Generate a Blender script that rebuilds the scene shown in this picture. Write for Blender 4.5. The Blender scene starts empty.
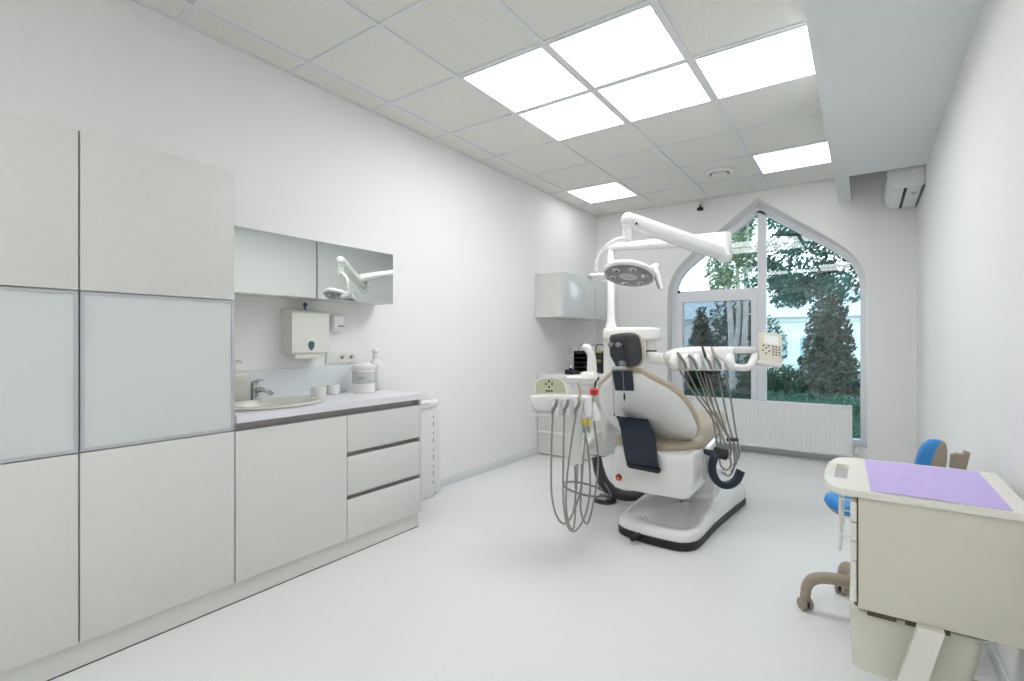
import bpy, bmesh, math, random
from mathutils import Vector, Matrix
random.seed(7)
S = bpy.context.scene
COL = S.collection
PI = math.pi

# ------------------------------------------------------------------ materials
def lin(c):
    c /= 255.0
    return c / 12.92 if c <= .04045 else ((c + .055) / 1.055) ** 2.4

def mat(name, rgb, rough=.5, metal=0., var=.02, scale=20., bump=0., coat=0., spec=.5, trans=0., alpha=1., emis=None, es=0.):
    m = bpy.data.materials.new(name); m.use_nodes = True
    nt = m.node_tree; n = nt.nodes; b = n['Principled BSDF']
    base = [lin(x) for x in rgb]
    tc = n.new('ShaderNodeTexCoord'); no = n.new('ShaderNodeTexNoise')
    no.inputs['Scale'].default_value = scale; no.inputs['Detail'].default_value = 3
    nt.links.new(tc.outputs['Object'], no.inputs['Vector'])
    cr = n.new('ShaderNodeValToRGB')
    cr.color_ramp.elements[0].position = .3; cr.color_ramp.elements[1].position = .7
    cr.color_ramp.elements[0].color = [x * (1 - var) for x in base] + [1]
    cr.color_ramp.elements[1].color = [min(1, x * (1 + var)) for x in base] + [1]
    nt.links.new(no.outputs['Fac'], cr.inputs['Fac'])
    nt.links.new(cr.outputs['Color'], b.inputs['Base Color'])
    b.inputs['Roughness'].default_value = rough; b.inputs['Metallic'].default_value = metal
    b.inputs['Specular IOR Level'].default_value = spec
    b.inputs['Coat Weight'].default_value = coat; b.inputs['Coat Roughness'].default_value = .05
    b.inputs['Transmission Weight'].default_value = trans; b.inputs['Alpha'].default_value = alpha
    if bump:
        bp = n.new('ShaderNodeBump'); bp.inputs['Strength'].default_value = bump; bp.inputs['Distance'].default_value = .004
        nt.links.new(no.outputs['Fac'], bp.inputs['Height']); nt.links.new(bp.outputs['Normal'], b.inputs['Normal'])
    if emis:
        b.inputs['Emission Color'].default_value = [lin(x) for x in emis] + [1]; b.inputs['Emission Strength'].default_value = es
    return m

def glass_mat(name, tint, rough=0.0, base=.06):
    m = bpy.data.materials.new(name); m.use_nodes = True
    nt = m.node_tree; n = nt.nodes; n.clear()
    out = n.new('ShaderNodeOutputMaterial'); mix = n.new('ShaderNodeMixShader')
    tr = n.new('ShaderNodeBsdfTransparent'); gl = n.new('ShaderNodeBsdfGlossy'); fr = n.new('ShaderNodeFresnel')
    ad = n.new('ShaderNodeMath'); ad.operation = 'ADD'; ad.inputs[1].default_value = base; ad.use_clamp = True
    fr.inputs['IOR'].default_value = 1.5
    tr.inputs['Color'].default_value = tint; gl.inputs['Roughness'].default_value = rough
    nt.links.new(fr.outputs[0], ad.inputs[0]); nt.links.new(ad.outputs[0], mix.inputs['Fac'])
    nt.links.new(tr.outputs[0], mix.inputs[1]); nt.links.new(gl.outputs[0], mix.inputs[2])
    nt.links.new(mix.outputs[0], out.inputs['Surface'])
    return m

M = {}
M['wall'] = mat('wall_paint', (245, 245, 243), .7, var=.006, scale=60, bump=.03)
M['ceil'] = mat('mineral_tile', (236, 236, 230), .9, var=.03, scale=90, bump=.1)
M['grid'] = mat('grid_metal', (232, 234, 235), .5, var=.01)
M['soffit'] = mat('soffit_paint', (232, 235, 236), .8, var=.006, scale=60)
M['floor'] = mat('vinyl_floor', (236, 236, 235), .34, var=.02, scale=140, spec=.45)
M['base'] = mat('vinyl_skirting', (222, 225, 226), .45, var=.01)
M['door'] = mat('cabinet_laminate', (223, 223, 219), .45, var=.012, scale=30)
M['plinth'] = mat('plinth_laminate', (226, 226, 221), .4, var=.01)
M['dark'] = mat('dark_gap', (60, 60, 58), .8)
M['slot'] = mat('recessed_grip_metal', (166, 163, 161), .4, .1)
M['alu'] = mat('brushed_aluminium', (200, 203, 207), .35, .6)
M['frost'] = mat('frosted_glass_front', (219, 223, 223), .18, var=.004, coat=.6)
M['splash'] = mat('pale_blue_splash_glass', (229, 235, 237), .2, var=.004, coat=.5)
M['mirror'] = mat('grey_mirror', (226, 230, 226), .02, 1., var=.001)
M['worktop'] = mat('worktop_laminate', (236, 234, 240), .3, var=.01, scale=60)
M['ceramic'] = mat('sink_ceramic', (216, 216, 206), .22, var=.01, coat=.4)
M['chrome'] = mat('polished_chrome', (215, 218, 222), .12, 1., var=.01)
M['plastic'] = mat('white_plastic', (236, 236, 233), .4, var=.008)
M['gloss'] = mat('glossy_white_shell', (240, 240, 238), .2, var=.006, coat=.7)
M['offwhite'] = mat('offwhite_plastic', (228, 229, 220), .4, var=.01)
M['metalwhite'] = mat('white_lacquered_steel', (240, 241, 242), .35, var=.006)
M['tan'] = mat('tan_leatherette', (190, 174, 152), .5, var=.03, scale=60, bump=.05)
M['navy'] = mat('navy_plastic', (28, 38, 56), .45, var=.05)
M['black'] = mat('black_rubber', (30, 32, 34), .5, var=.06)
M['darkgrey'] = mat('dark_grey_plastic', (54, 57, 61), .4, var=.05)
M['midgrey'] = mat('mid_grey_plastic', (132, 134, 134), .4, var=.04)
M['hose'] = mat('grey_silicone_hose', (152, 151, 144), .5, var=.04)
M['lampgrey'] = mat('lamp_face_grey', (138, 141, 140), .35, var=.03)
M['lens'] = mat('clear_lens', (205, 208, 208), .1, var=.02, coat=1.)
M['red'] = mat('red_plastic', (226, 52, 30), .3, coat=.5)
M['yellow'] = mat('yellow_plastic', (214, 196, 40), .4)
M['lime'] = mat('lime_plastic', (150, 160, 60), .5)
M['olive'] = mat('olive_display', (190, 189, 160), .35, var=.01)
M['ink'] = mat('dark_print', (60, 66, 60), .6)
M['keypad'] = mat('cream_keypad', (228, 224, 206), .4, var=.01)
M['key'] = mat('grey_keys', (110, 110, 100), .5)
M['lcd'] = mat('pale_lcd', (250, 252, 250), .2)
M['cart'] = mat('cream_cart_panel', (222, 219, 203), .5, var=.012, scale=12)
M['cartlight'] = mat('cream_cart_top', (240, 238, 228), .4, var=.008)
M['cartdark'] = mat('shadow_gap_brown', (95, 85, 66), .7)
M['lilac'] = mat('lilac_paper_napkin', (206, 188, 240), .85, var=.03, scale=25, bump=.2)
M['blue'] = mat('blue_leatherette', (52, 140, 214), .38, var=.04, scale=30)
M['taupe'] = mat('taupe_stool_plastic', (170, 156, 140), .5, var=.02)
M['binplastic'] = mat('milky_bin_plastic', (240, 240, 224), .35, var=.02, alpha=.75)
M['badge'] = mat('smoke_blue_window', (92, 104, 126), .2, var=.05)
M['bluekey'] = mat('blue_key_plastic', (30, 60, 120), .4)
M['brown'] = mat('socket_pin_brown', (150, 130, 116), .6)
M['label'] = mat('pale_grey_label', (196, 200, 200), .6)
M['led'] = mat('led_diffuser', (255, 255, 255), .6, var=0, emis=(252, 253, 255), es=6.9)
M['led_dim'] = mat('led_diffuser_dimmed', (255, 255, 255), .6, var=0, emis=(252, 253, 255), es=3.6)
M['pvc'] = mat('white_window_pvc', (238, 239, 243), .35, var=.006)
M['glass'] = glass_mat('window_glass', (.88, .945, .95, 1), 0, .012)
M['glass_dark'] = glass_mat('tinted_sash_glass', (.58, .61, .63, 1), 0, .06)
M['leafpale'] = mat('pale_leaves', (104, 124, 94), .7, var=.25, scale=2)
M['leafdark'] = mat('dark_leaves', (28, 76, 66), .7, var=.4, scale=1.5)
M['leafconifer'] = mat('conifer_leaves', (40, 62, 48), .8, var=.4, scale=2)
M['hedge'] = mat('hedge_leaves', (34, 78, 62), .8, var=.4, scale=3)
M['bark'] = mat('pale_bark', (215, 212, 208), .8, var=.2, scale=6)
M['barkdark'] = mat('dark_bark', (80, 76, 74), .9, var=.2, scale=6)
M['stucco'] = mat('white_stucco', (226, 232, 236), .8, var=.02, scale=3)
M['rooftile'] = mat('teal_roof', (176, 190, 194), .7, var=.05, scale=4)
M['housewin'] = mat('house_window_glass', (176, 196, 206), .1, var=.1)
M['soil'] = mat('garden_ground', (70, 92, 70), .9, var=.3, scale=2)

# ------------------------------------------------------------------ mesh builder
def catmull(pts, n=6):
    pts = [Vector(p) for p in pts]
    if len(pts) < 3: return pts
    out = []
    P = [pts[0] * 2 - pts[1]] + pts + [pts[-1] * 2 - pts[-2]]
    for i in range(1, len(P) - 2):
        p0, p1, p2, p3 = P[i - 1:i + 3]
        for k in range(n):
            t = k / n
            out.append(.5 * ((2 * p1) + (p2 - p0) * t + (2 * p0 - 5 * p1 + 4 * p2 - p3) * t * t + (3 * p1 - p0 - 3 * p2 + p3) * t ** 3))
    out.append(pts[-1])
    return out

def lerpl(vals, t):
    x = t * (len(vals) - 1); i = min(int(x), len(vals) - 2) if len(vals) > 1 else 0
    return vals[i] + (vals[i + 1] - vals[i]) * (x - i) if len(vals) > 1 else vals[0]

class MB:
    def __init__(s): s.bm = bmesh.new(); s.mats = []
    def _m(s, m):
        if m not in s.mats: s.mats.append(m)
        return s.mats.index(m)
    def add(s, tb, m, bevel=0, seg=2, recalc=True):
        if bevel:
            es = [e for e in tb.edges if len(e.link_faces) == 2 and e.calc_face_angle(0) > .5]
            bmesh.ops.bevel(tb, geom=es, offset=bevel, segments=seg, profile=.5, affect='EDGES', clamp_overlap=True)
        if recalc: bmesh.ops.recalc_face_normals(tb, faces=tb.faces)
        i = s._m(m)
        for f in tb.faces: f.material_index = i
        t = bpy.data.meshes.new('t'); tb.to_mesh(t); tb.free()
        s.bm.from_mesh(t); bpy.data.meshes.remove(t)
        return s
    def box(s, m, x0, x1, y0, y1, z0, z1, bevel=0, seg=2):
        tb = bmesh.new(); bmesh.ops.create_cube(tb, size=1)
        for v in tb.verts:
            v.co = Vector(((x0 + x1) / 2 + v.co.x * (x1 - x0), (y0 + y1) / 2 + v.co.y * (y1 - y0), (z0 + z1) / 2 + v.co.z * (z1 - z0)))
        return s.add(tb, m, bevel, seg)
    def obox(s, m, c, ux, uy, uz, size, bevel=0, seg=2):
        tb = bmesh.new(); bmesh.ops.create_cube(tb, size=1)
        ux, uy, uz = [Vector(u).normalized() for u in (ux, uy, uz)]
        for v in tb.verts:
            v.co = Vector(c) + ux * v.co.x * size[0] + uy * v.co.y * size[1] + uz * v.co.z * size[2]
        return s.add(tb, m, bevel, seg)
    def loft(s, m, rings, cap=True, closed=True, bevel=0):
        tb = bmesh.new(); R = [[tb.verts.new(Vector(p)) for p in r] for r in rings]
        n = len(R[0])
        for a, b in zip(R, R[1:]):
            for i in range(n if closed else n - 1):
                j = (i + 1) % n
                tb.faces.new((a[i], a[j], b[j], b[i]))
        if cap:
            tb.faces.new(R[0]); tb.faces.new(R[-1])
        return s.add(tb, m, bevel)
    def tube(s, m, pts, r, seg=10, smooth=True, n=6, cap=True, flat=1.0):
        P = catmull(pts, n) if smooth else [Vector(p) for p in pts]
        rs = r if isinstance(r, (list, tuple)) else [r]
        rings = []; N = len(P); up = None
        for i, p in enumerate(P):
            d = (P[min(i + 1, N - 1)] - P[max(i - 1, 0)])
            d = d.normalized() if d.length > 1e-9 else Vector((0, 0, 1))
            if up is None:
                up = Vector((0, 0, 1)) if abs(d.z) < .9 else Vector((1, 0, 0))
            a = (up - d * up.dot(d))
            a = a.normalized() if a.length > 1e-6 else d.orthogonal().normalized()
            up = a; b = d.cross(a); rr = lerpl(rs, i / max(1, N - 1))
            rings.append([p + (a * math.cos(2 * PI * k / seg) + b * math.sin(2 * PI * k / seg) * flat) * rr for k in range(seg)])
        return s.loft(m, rings, cap)
    def band(s, m, pts, w, t, axis, n=6, rnd=.3):
        """flat strip swept along pts; width w along axis, thickness t"""
        P = catmull(pts, n); axis = Vector(axis).normalized(); rings = []
        for i, p in enumerate(P):
            d = (P[min(i + 1, len(P) - 1)] - P[max(i - 1, 0)]).normalized()
            nn = d.cross(axis).normalized(); r = []
            for k in range(12):
                a = 2 * PI * (k + .5) / 12
                cx = math.copysign(abs(math.cos(a)) ** rnd, math.cos(a)); cy = math.copysign(abs(math.sin(a)) ** rnd, math.sin(a))
                r.append(p + axis * cx * w / 2 + nn * cy * t / 2)
            rings.append(r)
        return s.loft(m, rings)
    def lathe(s, m, prof, o, axis=(0, 0, 1), seg=24, sx=1, sy=1, ux=None):
        """prof: list of (radius, height along axis)"""
        z = Vector(axis).normalized(); x = Vector(ux).normalized() if ux else z.orthogonal().normalized()
        if not ux and abs(z.z) > .99: x = Vector((1, 0, 0))
        y = z.cross(x); o = Vector(o)
        rings = [[o + z * h + (x * math.cos(2 * PI * k / seg) * sx + y * math.sin(2 * PI * k / seg) * sy) * max(r, 1e-4) for k in range(seg)] for r, h in prof]
        return s.loft(m, rings)
    def prism(s, m, poly, o, ux, uy, depth, bevel=0, seg=2):
        """poly in (a,b) on plane o+a*ux+b*uy extruded by depth along ux x uy"""
        ux = Vector(ux).normalized(); uy = Vector(uy).normalized(); w = ux.cross(uy); o = Vector(o)
        r0 = [o + ux * a + uy * b for a, b in poly]; r1 = [p + w * depth for p in r0]
        tb = bmesh.new(); A = [tb.verts.new(p) for p in r0]; B = [tb.verts.new(p) for p in r1]; n = len(A)
        for i in range(n):
            j = (i + 1) % n; tb.faces.new((A[i], A[j], B[j], B[i]))
        tb.faces.new(A); tb.faces.new(B)
        return s.add(tb, m, bevel, seg)
    def ring(s, m, outer, inner, o, ux, uy, depth):
        ux = Vector(ux).normalized(); uy = Vector(uy).normalized(); w = ux.cross(uy); o = Vector(o)
        f = lambda L, d: [o + ux * a + uy * b + w * d for a, b in L]
        return s.loft(m, [f(outer, 0), f(outer, depth), f(inner, depth), f(inner, 0), f(outer, 0)], cap=False)
    def ball(s, m, c, r, seg=16, sc=(1, 1, 1)):
        tb = bmesh.new(); bmesh.ops.create_uvsphere(tb, u_segments=seg, v_segments=seg // 2, radius=r)
        for v in tb.verts: v.co = Vector(c) + Vector((v.co.x * sc[0], v.co.y * sc[1], v.co.z * sc[2]))
        return s.add(tb, m)
    def build(s, name, parent=None, smooth=35):
        bmesh.ops.remove_doubles(s.bm, verts=s.bm.verts, dist=1e-5)
        o0 = Vector((0, 0, 0)); p = parent
        while p: o0 += p.location; p = p.parent
        top = parent is None
        if top:
            xs = [v.co for v in s.bm.verts]
            lo = Vector([min(c[i] for c in xs) for i in range(3)]); hi = Vector([max(c[i] for c in xs) for i in range(3)])
            o0 = Vector(((lo.x + hi.x) / 2, (lo.y + hi.y) / 2, lo.z))
        for v in s.bm.verts: v.co -= o0
        me = bpy.data.meshes.new(name); s.bm.to_mesh(me); s.bm.free()
        for m in s.mats: me.materials.append(m)
        if smooth:
            for f in me.polygons: f.use_smooth = True
            me.set_sharp_from_angle(angle=math.radians(smooth))
        ob = bpy.data.objects.new(name, me); COL.objects.link(ob)
        if parent: ob.parent = parent
        else: ob.location = o0
        return ob

def thing(name, label, cat, loc, group=None):
    o = bpy.data.objects.new(name, None); COL.objects.link(o); o.location = loc
    o.empty_display_size = .05
    o['label'] = label; o['category'] = cat
    if group: o['group'] = group
    return o
def tag(o, label, cat, group=None, kind=None):
    o['label'] = label; o['category'] = cat
    if group: o['group'] = group
    if kind: o['kind'] = kind
    return o
def struct(o, label, cat):
    o['kind'] = 'structure'; o['label'] = label; o['category'] = cat
    return o
def copy_tree(o, delta=None, label=None, parent=None):
    c = o.copy(); COL.objects.link(c); c.parent = parent
    if delta is not None: c.location = o.location + Vector(delta)
    if label: c['label'] = label
    for ch in list(o.children): copy_tree(ch, None, None, c)
    return c
def clip(poly, a, b, c):
    """keep a*x+b*y<=c"""
    out = []
    for i, p in enumerate(poly):
        q = poly[(i + 1) % len(poly)]; dp = a * p[0] + b * p[1] - c; dq = a * q[0] + b * q[1] - c
        if dp <= 0: out.append(p)
        if dp * dq < 0:
            t = dp / (dp - dq); out.append((p[0] + (q[0] - p[0]) * t, p[1] + (q[1] - p[1]) * t))
    return out
def inset(poly, d):
    """inset of a closed counter-clockwise polygon"""
    n = len(poly); out = []
    for i in range(n):
        p0, p1, p2 = Vector(poly[i - 1]), Vector(poly[i]), Vector(poly[(i + 1) % n])
        e1 = (p1 - p0).normalized(); e2 = (p2 - p1).normalized()
        n1 = Vector((-e1.y, e1.x)); n2 = Vector((-e2.y, e2.x)); b = (n1 + n2).normalized()
        out.append(tuple(p1 + b * (d / max(.3, b.dot(n1)))))
    return out
def rrect(w, h, r, n=5, cx=0, cy=0):
    out = []
    for sx, sy, a0 in ((1, 1, 0), (-1, 1, 90), (-1, -1, 180), (1, -1, 270)):
        for k in range(n + 1):
            a = math.radians(a0 + 90 * k / n)
            out.append((cx + sx * (w / 2 - r) + r * math.cos(a), cy + sy * (h / 2 - r) + r * math.sin(a)))
    return out

# ------------------------------------------------------------------ room shell
XL, XR, YB, YF, ZC = -2.80, .40, -1.9, 5.88, 2.77
struct(MB().box(M['floor'], XL - .15, XR + .15, YB - .15, YF + .3, -.12, 0).build('floor', smooth=0), 'pale grey vinyl floor of the treatment room', 'floor')
struct(MB().box(M['wall'], XL - .15, XL, YB - .15, YF + .3, 0, ZC + .13).build('wall_left', smooth=0), 'white painted wall behind the cabinets', 'wall')
struct(MB().box(M['wall'], XR, XR + .15, YB - .15, YF + .3, 0, ZC + .13).build('wall_right', smooth=0), 'white painted wall beside the cream cart', 'wall')
struct(MB().box(M['wall'], XL, XR, YB - .15, YB, 0, ZC + .13).build('wall_front', smooth=0), 'white wall behind the viewer', 'wall')
WC = -.927
half = [(.957, .15), (.957, 1.55), (.955, 1.68), (.945, 1.79), (.925, 1.87), (.89, 1.95), (.845, 2.02), (.785, 2.085), (.70, 2.16), (.60, 2.24)]
outline = [(WC + a, b) for a, b in half] + [(WC, 2.703)] + [(WC - a, b) for a, b in reversed(half)]   # counter-clockwise
bw = bmesh.new()
def loop(L, y):
    vs = [bw.verts.new((a, y, b)) for a, b in L]
    return [bw.edges.new((vs[i], vs[(i + 1) % len(vs)])) for i in range(len(vs))]
e = loop([(XL, 0), (XR, 0), (XR, ZC + .13), (XL, ZC + .13)], YF) + loop(outline, YF)
bmesh.ops.triangle_fill(bw, edges=e, use_beauty=True)
ex = bmesh.ops.extrude_face_region(bw, geom=list(bw.faces))
def splay(z): return z - .055 * max(0, min(1, (z - 1.9) / .8)) if z < ZC else z
for v in [g for g in ex['geom'] if isinstance(g, bmesh.types.BMVert)]: v.co.y += .3; v.co.z = splay(v.co.z)
struct(MB().add(bw, M['wall']).build('wall_back'), 'white end wall with the pointed arch window', 'wall')

c = MB(); c.box(M['ceil'], XL, XR, YB, YF, ZC + .006, ZC + .13)
GX = [-2.6, -2.0, -1.4, -.8]; GY = [-1.305, -.705, -.105, .495, 1.095, 1.695, 2.295, 2.895, 3.495, 4.095, 4.695, 5.295]
for x in GX: c.box(M['grid'], x - .012, x + .012, YB, YF, ZC - .002, ZC + .008)
for y in GY: c.box(M['grid'], XL, -.2, y - .012, y + .012, ZC - .0015, ZC + .008)
c.box(M['grid'], XL, XL + .02, YB, YF, ZC - .002, ZC + .008); c.box(M['grid'], XL, -.2, YF - .02, YF, ZC - .002, ZC + .008)
struct(c.build('ceiling', smooth=0), 'suspended grid ceiling of off-white tiles', 'ceiling')
c = MB(); c.box(M['soffit'], -.2, XR, YB, 4.99, 2.54, ZC + .004); c.box(M['soffit'], -.2, -.095, 4.99, YF, 2.54, ZC + .004)
struct(c.build('trim_1', smooth=0), 'boxed white soffit running along the right of the ceiling', 'soffit')
struct(MB().box(M['base'], XL, XL + .012, 2.32, YF, 0, .062, .003).build('baseboard_left'), 'light grey skirting along the left wall', 'skirting')
struct(MB().box(M['base'], XL + .012, XR - .012, YF - .012, YF, 0, .062, .003).build('baseboard_back'), 'light grey skirting under the window', 'skirting')
struct(MB().box(M['base'], XR - .012, XR, YB, YF, 0, .062, .003).build('baseboard_right'), 'light grey skirting along the right wall', 'skirting')

# window (frame set back in the reveal)
win = thing('window_1', 'pointed arch window with white frame overlooking trees', 'window', (WC, 6.1, .15)); win['kind'] = 'structure'
yw = 6.12
fo = [(a, splay(b)) for a, b in outline]      # the frame sits in the narrowed end of the splayed reveal
inner = inset(fo, .052)
X_, Z_ = (1, 0, 0), (0, 0, 1)     # X x Z = -Y, so prisms run towards the room
MB().ring(M['pvc'], [(a + (WC - a) * .002, b + .02 * (b > 1.9)) for a, b in fo], inner, (0, yw, 0), X_, Z_, .07).build('window_frame', win)
MB().prism(M['pvc'], [(-.951, .2), (-.865, .2), (-.865, 2.565), (-.927, 2.61), (-.951, 2.59)], (0, yw, 0), X_, Z_, .07).build('mullion', win)
MB().box(M['pvc'], -1.835, -.951, yw - .07, yw, 1.70, 1.768, .004).build('transom', win)
sash = MB()
sash.ring(M['pvc'], [(-1.836, .19), (-.948, .19), (-.948, 1.705), (-1.836, 1.705)], [(-1.752, .28), (-1.008, .28), (-1.008, 1.635), (-1.752, 1.635)], (0, yw - .01, 0), X_, Z_, .085)
so = sash.build('sash', win)
MB().prism(M['glass_dark'], [(-1.755, .27), (-1.005, .27), (-1.005, 1.64), (-1.755, 1.64)], (0, yw - .035, 0), X_, Z_, .006).build('pane', so)
pl = clip(clip(inner, 1, 0, -.951), 0, -1, -1.766)
MB().prism(M['glass'], pl, (0, yw - .03, 0), X_, Z_, .006).build('pane', win, smooth=0)
pr = clip(inner, -1, 0, .865)
MB().prism(M['glass'], pr, (0, yw - .03, 0), X_, Z_, .006).build('pane', win, smooth=0)
h = MB()
for x, z in ((-1.795, 1.76), (-.962, 1.79)): h.box(M['black'], x - .012, x + .012, yw - .09, yw - .068, z - .015, z + .018, .003)
h.build('hinge_cap', win)
MB().box(M['pvc'], WC - .955, WC + .955, 5.90, 6.05, .15, .165, .004).build('sill', win)

# ceiling panels
def panel(x0, x1, y0, y1, label, m='led'):
    t = thing('led_panel', label, 'ceiling light', ((x0 + x1) / 2, (y0 + y1) / 2, ZC - .006), 'square ceiling light panels')
    f = lambda g: [(x0 + g, y0 + g), (x1 - g, y0 + g), (x1 - g, y1 - g), (x0 + g, y1 - g)]
    MB().ring(M['grid'], f(.012), f(.026), (0, 0, ZC - .004), (1, 0, 0), (0, 1, 0), .008).build('frame', t, smooth=0)
    MB().box(M[m], x0 + .026, x1 - .026, y0 + .026, y1 - .026, ZC - .003, ZC + .004).build('diffuser', t, smooth=0)
panel(-2.0, -1.4, 2.295, 2.895, 'lit square ceiling panel nearest the left wall in the near row of lights')
panel(-1.4, -.8, 2.295, 2.895, 'largest lit ceiling panel, top edge of the near group of lights')
panel(-2.0, -1.4, 2.895, 3.495, 'lit ceiling panel on the left wall side of the second row')
panel(-1.4, -.8, 2.895, 3.495, 'lit ceiling panel in the middle of the second row of lights')
panel(-.8, -.2, 2.895, 3.495, 'lit ceiling panel touching the soffit in the near group')
panel(-2.6, -2.0, 4.695, 5.295, 'small far lit ceiling panel close to the left wall above the lamp arm', 'led_dim')
panel(-.8, -.2, 4.695, 5.295, 'far lit ceiling panel beside the soffit in front of the window', 'led_dim')
for x, y in ((-2.0, -1.305), (-1.4, -1.305), (-.8, -1.305), (-.8, -.705)):  # added panels, never in view, that brighten the near cabinets and cart
    panel(x, x + .6, y, y + .6, 'added unseen lit panel behind the viewer')

t = thing('ceiling_vent', 'round white air vent in a ceiling tile near the window', 'vent', (-1.11, 5.0, ZC - .03))
MB().lathe(M['plastic'], [(.02, 0), (.13, 0), (.125, -.012), (.095, -.02), (.09, -.008), (.02, -.008)], (-1.11, 5.0, ZC), seg=32).build('vent_ring', t)
MB().lathe(M['badge'], [(.085, -.008), (.085, -.012), (.02, -.012)], (-1.11, 5.0, ZC), seg=32).build('vent_gap', t)
MB().lathe(M['plastic'], [(.01, -.012), (.07, -.014), (.07, -.026), (.05, -.032), (.01, -.034)], (-1.11, 5.0, ZC), seg=32).build('vent_disc', t)

t = thing('motion_sensor', 'tiny black dome sensor on white stem high on the window wall', 'sensor', (-1.49, 5.86, 2.66))
MB().box(M['plastic'], -1.525, -1.475, 5.855, 5.88, 2.70, 2.76, .006).box(M['plastic'], -1.507, -1.493, 5.82, 5.858, 2.70, 2.735, .003).build('bracket', t)
MB().lathe(M['black'], [(.008, .05), (.010, .03), (.032, .020), (.038, .004), (.028, -.010), (.005, -.014)], (-1.49, 5.80, 2.645), seg=16).build('dome', t)
# ------------------------------------------------------------------ cabinets on the left wall
XD = -2.30      # face of the doors
def carcass(m, y0, y1, z0, z1, x1=XD - .019, x0=XL + .002):
    return MB().box(m, x0, x1, y0 + .0015, y1 - .0015, z0, z1, .001).build
tall = [(.045, .588, 'tall cabinet at the left edge of the photo with frosted glass middle door'),
        (.591, 1.133, 'tall cabinet with frosted glass middle door beside the sink counter')]
for y0, y1, lb in tall:
    t = thing('tall_cabinet', lb, 'cabinet', (-2.55, (y0 + y1) / 2, .1), 'tall cabinets')
    c = MB().box(M['door'], XL + .002, XD - .019, y0, y1, .1, 1.94)
    c.build('body', t)
    a, b = y0 + .0015, y1 - .0015
    MB().box(M['door'], XD - .018, XD, a, b, 1.366, 1.94, .0012).build('upper_door', t)
    d = MB(); d.ring(M['alu'], [(a, .785), (b, .785), (b, 1.361), (a, 1.361)], [(a + .012, .797), (b - .012, .797), (b - .012, 1.349), (a + .012, 1.349)], (XD - .018, 0, 0), (0, 1, 0), (0, 0, 1), .018)
    do = d.build('glass_door', t, smooth=0)
    MB().box(M['frost'], XD - .014, XD - .003, a + .012, b - .012, .797, 1.349).build('frosted_pane', do, smooth=0)
    MB().box(M['door'], XD - .018, XD, a, b, .102, .780, .0012).build('lower_door', t)
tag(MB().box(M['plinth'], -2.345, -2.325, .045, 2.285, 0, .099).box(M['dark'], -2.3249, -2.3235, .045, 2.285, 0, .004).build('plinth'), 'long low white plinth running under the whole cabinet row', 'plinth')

t = thing('base_cabinet', 'white base cabinet with one wide door under the sink', 'cabinet', (-2.55, 1.43, .1))
MB().box(M['door'], XL + .002, XD - .045, 1.136, 1.7285, .1, .60).box(M['door'], XL + .002, XD - .019, 1.136, 1.154, .1, .776).box(M['door'], XL + .002, XD - .019, 1.7105, 1.7285, .1, .776).build('body', t)
MB().box(M['slot'], XD - .032, XD - .027, 1.1365, 1.7295, .776, .815).box(M['slot'], XD - .027, XD - .004, 1.1365, 1.7295, .776, .779).build('grip_channel', t)
MB().box(M['door'], XD - .018, XD, 1.1375, 1.727, .102, .776, .0012).build('door', t)
t = thing('drawer_cabinet', 'white cabinet of three wide drawers at the end of the counter', 'cabinet', (-2.55, 2.0, .1))
MB().box(M['door'], XL + .002, XD - .045, 1.7305, 2.29, .1, .815).box(M['door'], XL + .002, XD, 2.276, 2.29, .1, .815).build('body', t)
for z in (.315, .549, .776):
    MB().box(M['slot'], XD - .032, XD - .027, 1.7298, 2.275, z, z + .039 if z > .7 else z + .026).box(M['slot'], XD - .027, XD - .004, 1.7298, 2.275, z, z + .003).build('grip_channel', t)
for z0, z1 in ((.102, .315), (.341, .549), (.575, .776)):
    MB().box(M['door'], XD - .018, XD, 1.732, 2.2745, z0, z1, .0012).build('drawer', t)

# worktop with an oval cut-out
SX, SY, SA, SB = -2.525, 1.43, .185, .265
wt = bmesh.new()
def lp(L, z):
    vs = [wt.verts.new((a, b, z)) for a, b in L]
    return [wt.edges.new((vs[i], vs[(i + 1) % len(vs)])) for i in range(len(vs))]
oval = lambda a, b, n=40: [(SX + a * math.cos(2 * PI * k / n), SY + b * math.sin(2 * PI * k / n)) for k in range(n)]
e = lp([(XL + .001, 1.1365), (-2.285, 1.1365), (-2.285, 2.32), (XL + .001, 2.32)], .8155) + lp(oval(SA - .015, SB - .015), .8155)
bmesh.ops.triangle_fill(wt, edges=e, use_beauty=True)
ex = bmesh.ops.extrude_face_region(wt, geom=list(wt.faces))
for v in [g for g in ex['geom'] if isinstance(g, bmesh.types.BMVert)]: v.co.z += .035
tag(MB().add(wt, M['worktop']).build('worktop', smooth=20), 'white laminate worktop over the sink and drawer cabinets', 'worktop')
ZW = .8505
sk = MB(); rr = []
for a, b, z in ((-.02, -.02, -.003), (.0, .0, .0008), (.012, .012, .004), (.012, .012, .010), (.002, .002, .015), (-.022, -.022, .015), (-.032, -.03, .009), (-.045, -.04, -.04), (-.07, -.07, -.10), (-.12, -.14, -.125)):
    rr.append([(x, y, ZW + z) for x, y in oval(SA + a, SB + b)])
sk.loft(M['ceramic'], rr, cap=False)
sk.loft(M['ceramic'], [rr[-1], [(SX + .01 * math.cos(2 * PI * k / 40), SY + .01 * math.sin(2 * PI * k / 40), ZW - .127) for k in range(40)]], cap=False)
sk.loft(M['ceramic'], [rr[0], [(x, y, ZW - .05) for x, y in oval(SA - .03, SB - .03)], [(x, y, ZW - .13) for x, y in oval(SA - .08, SB - .1)], [(x, y, ZW - .135) for x, y in oval(.02, .02)]], cap=False)
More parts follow.
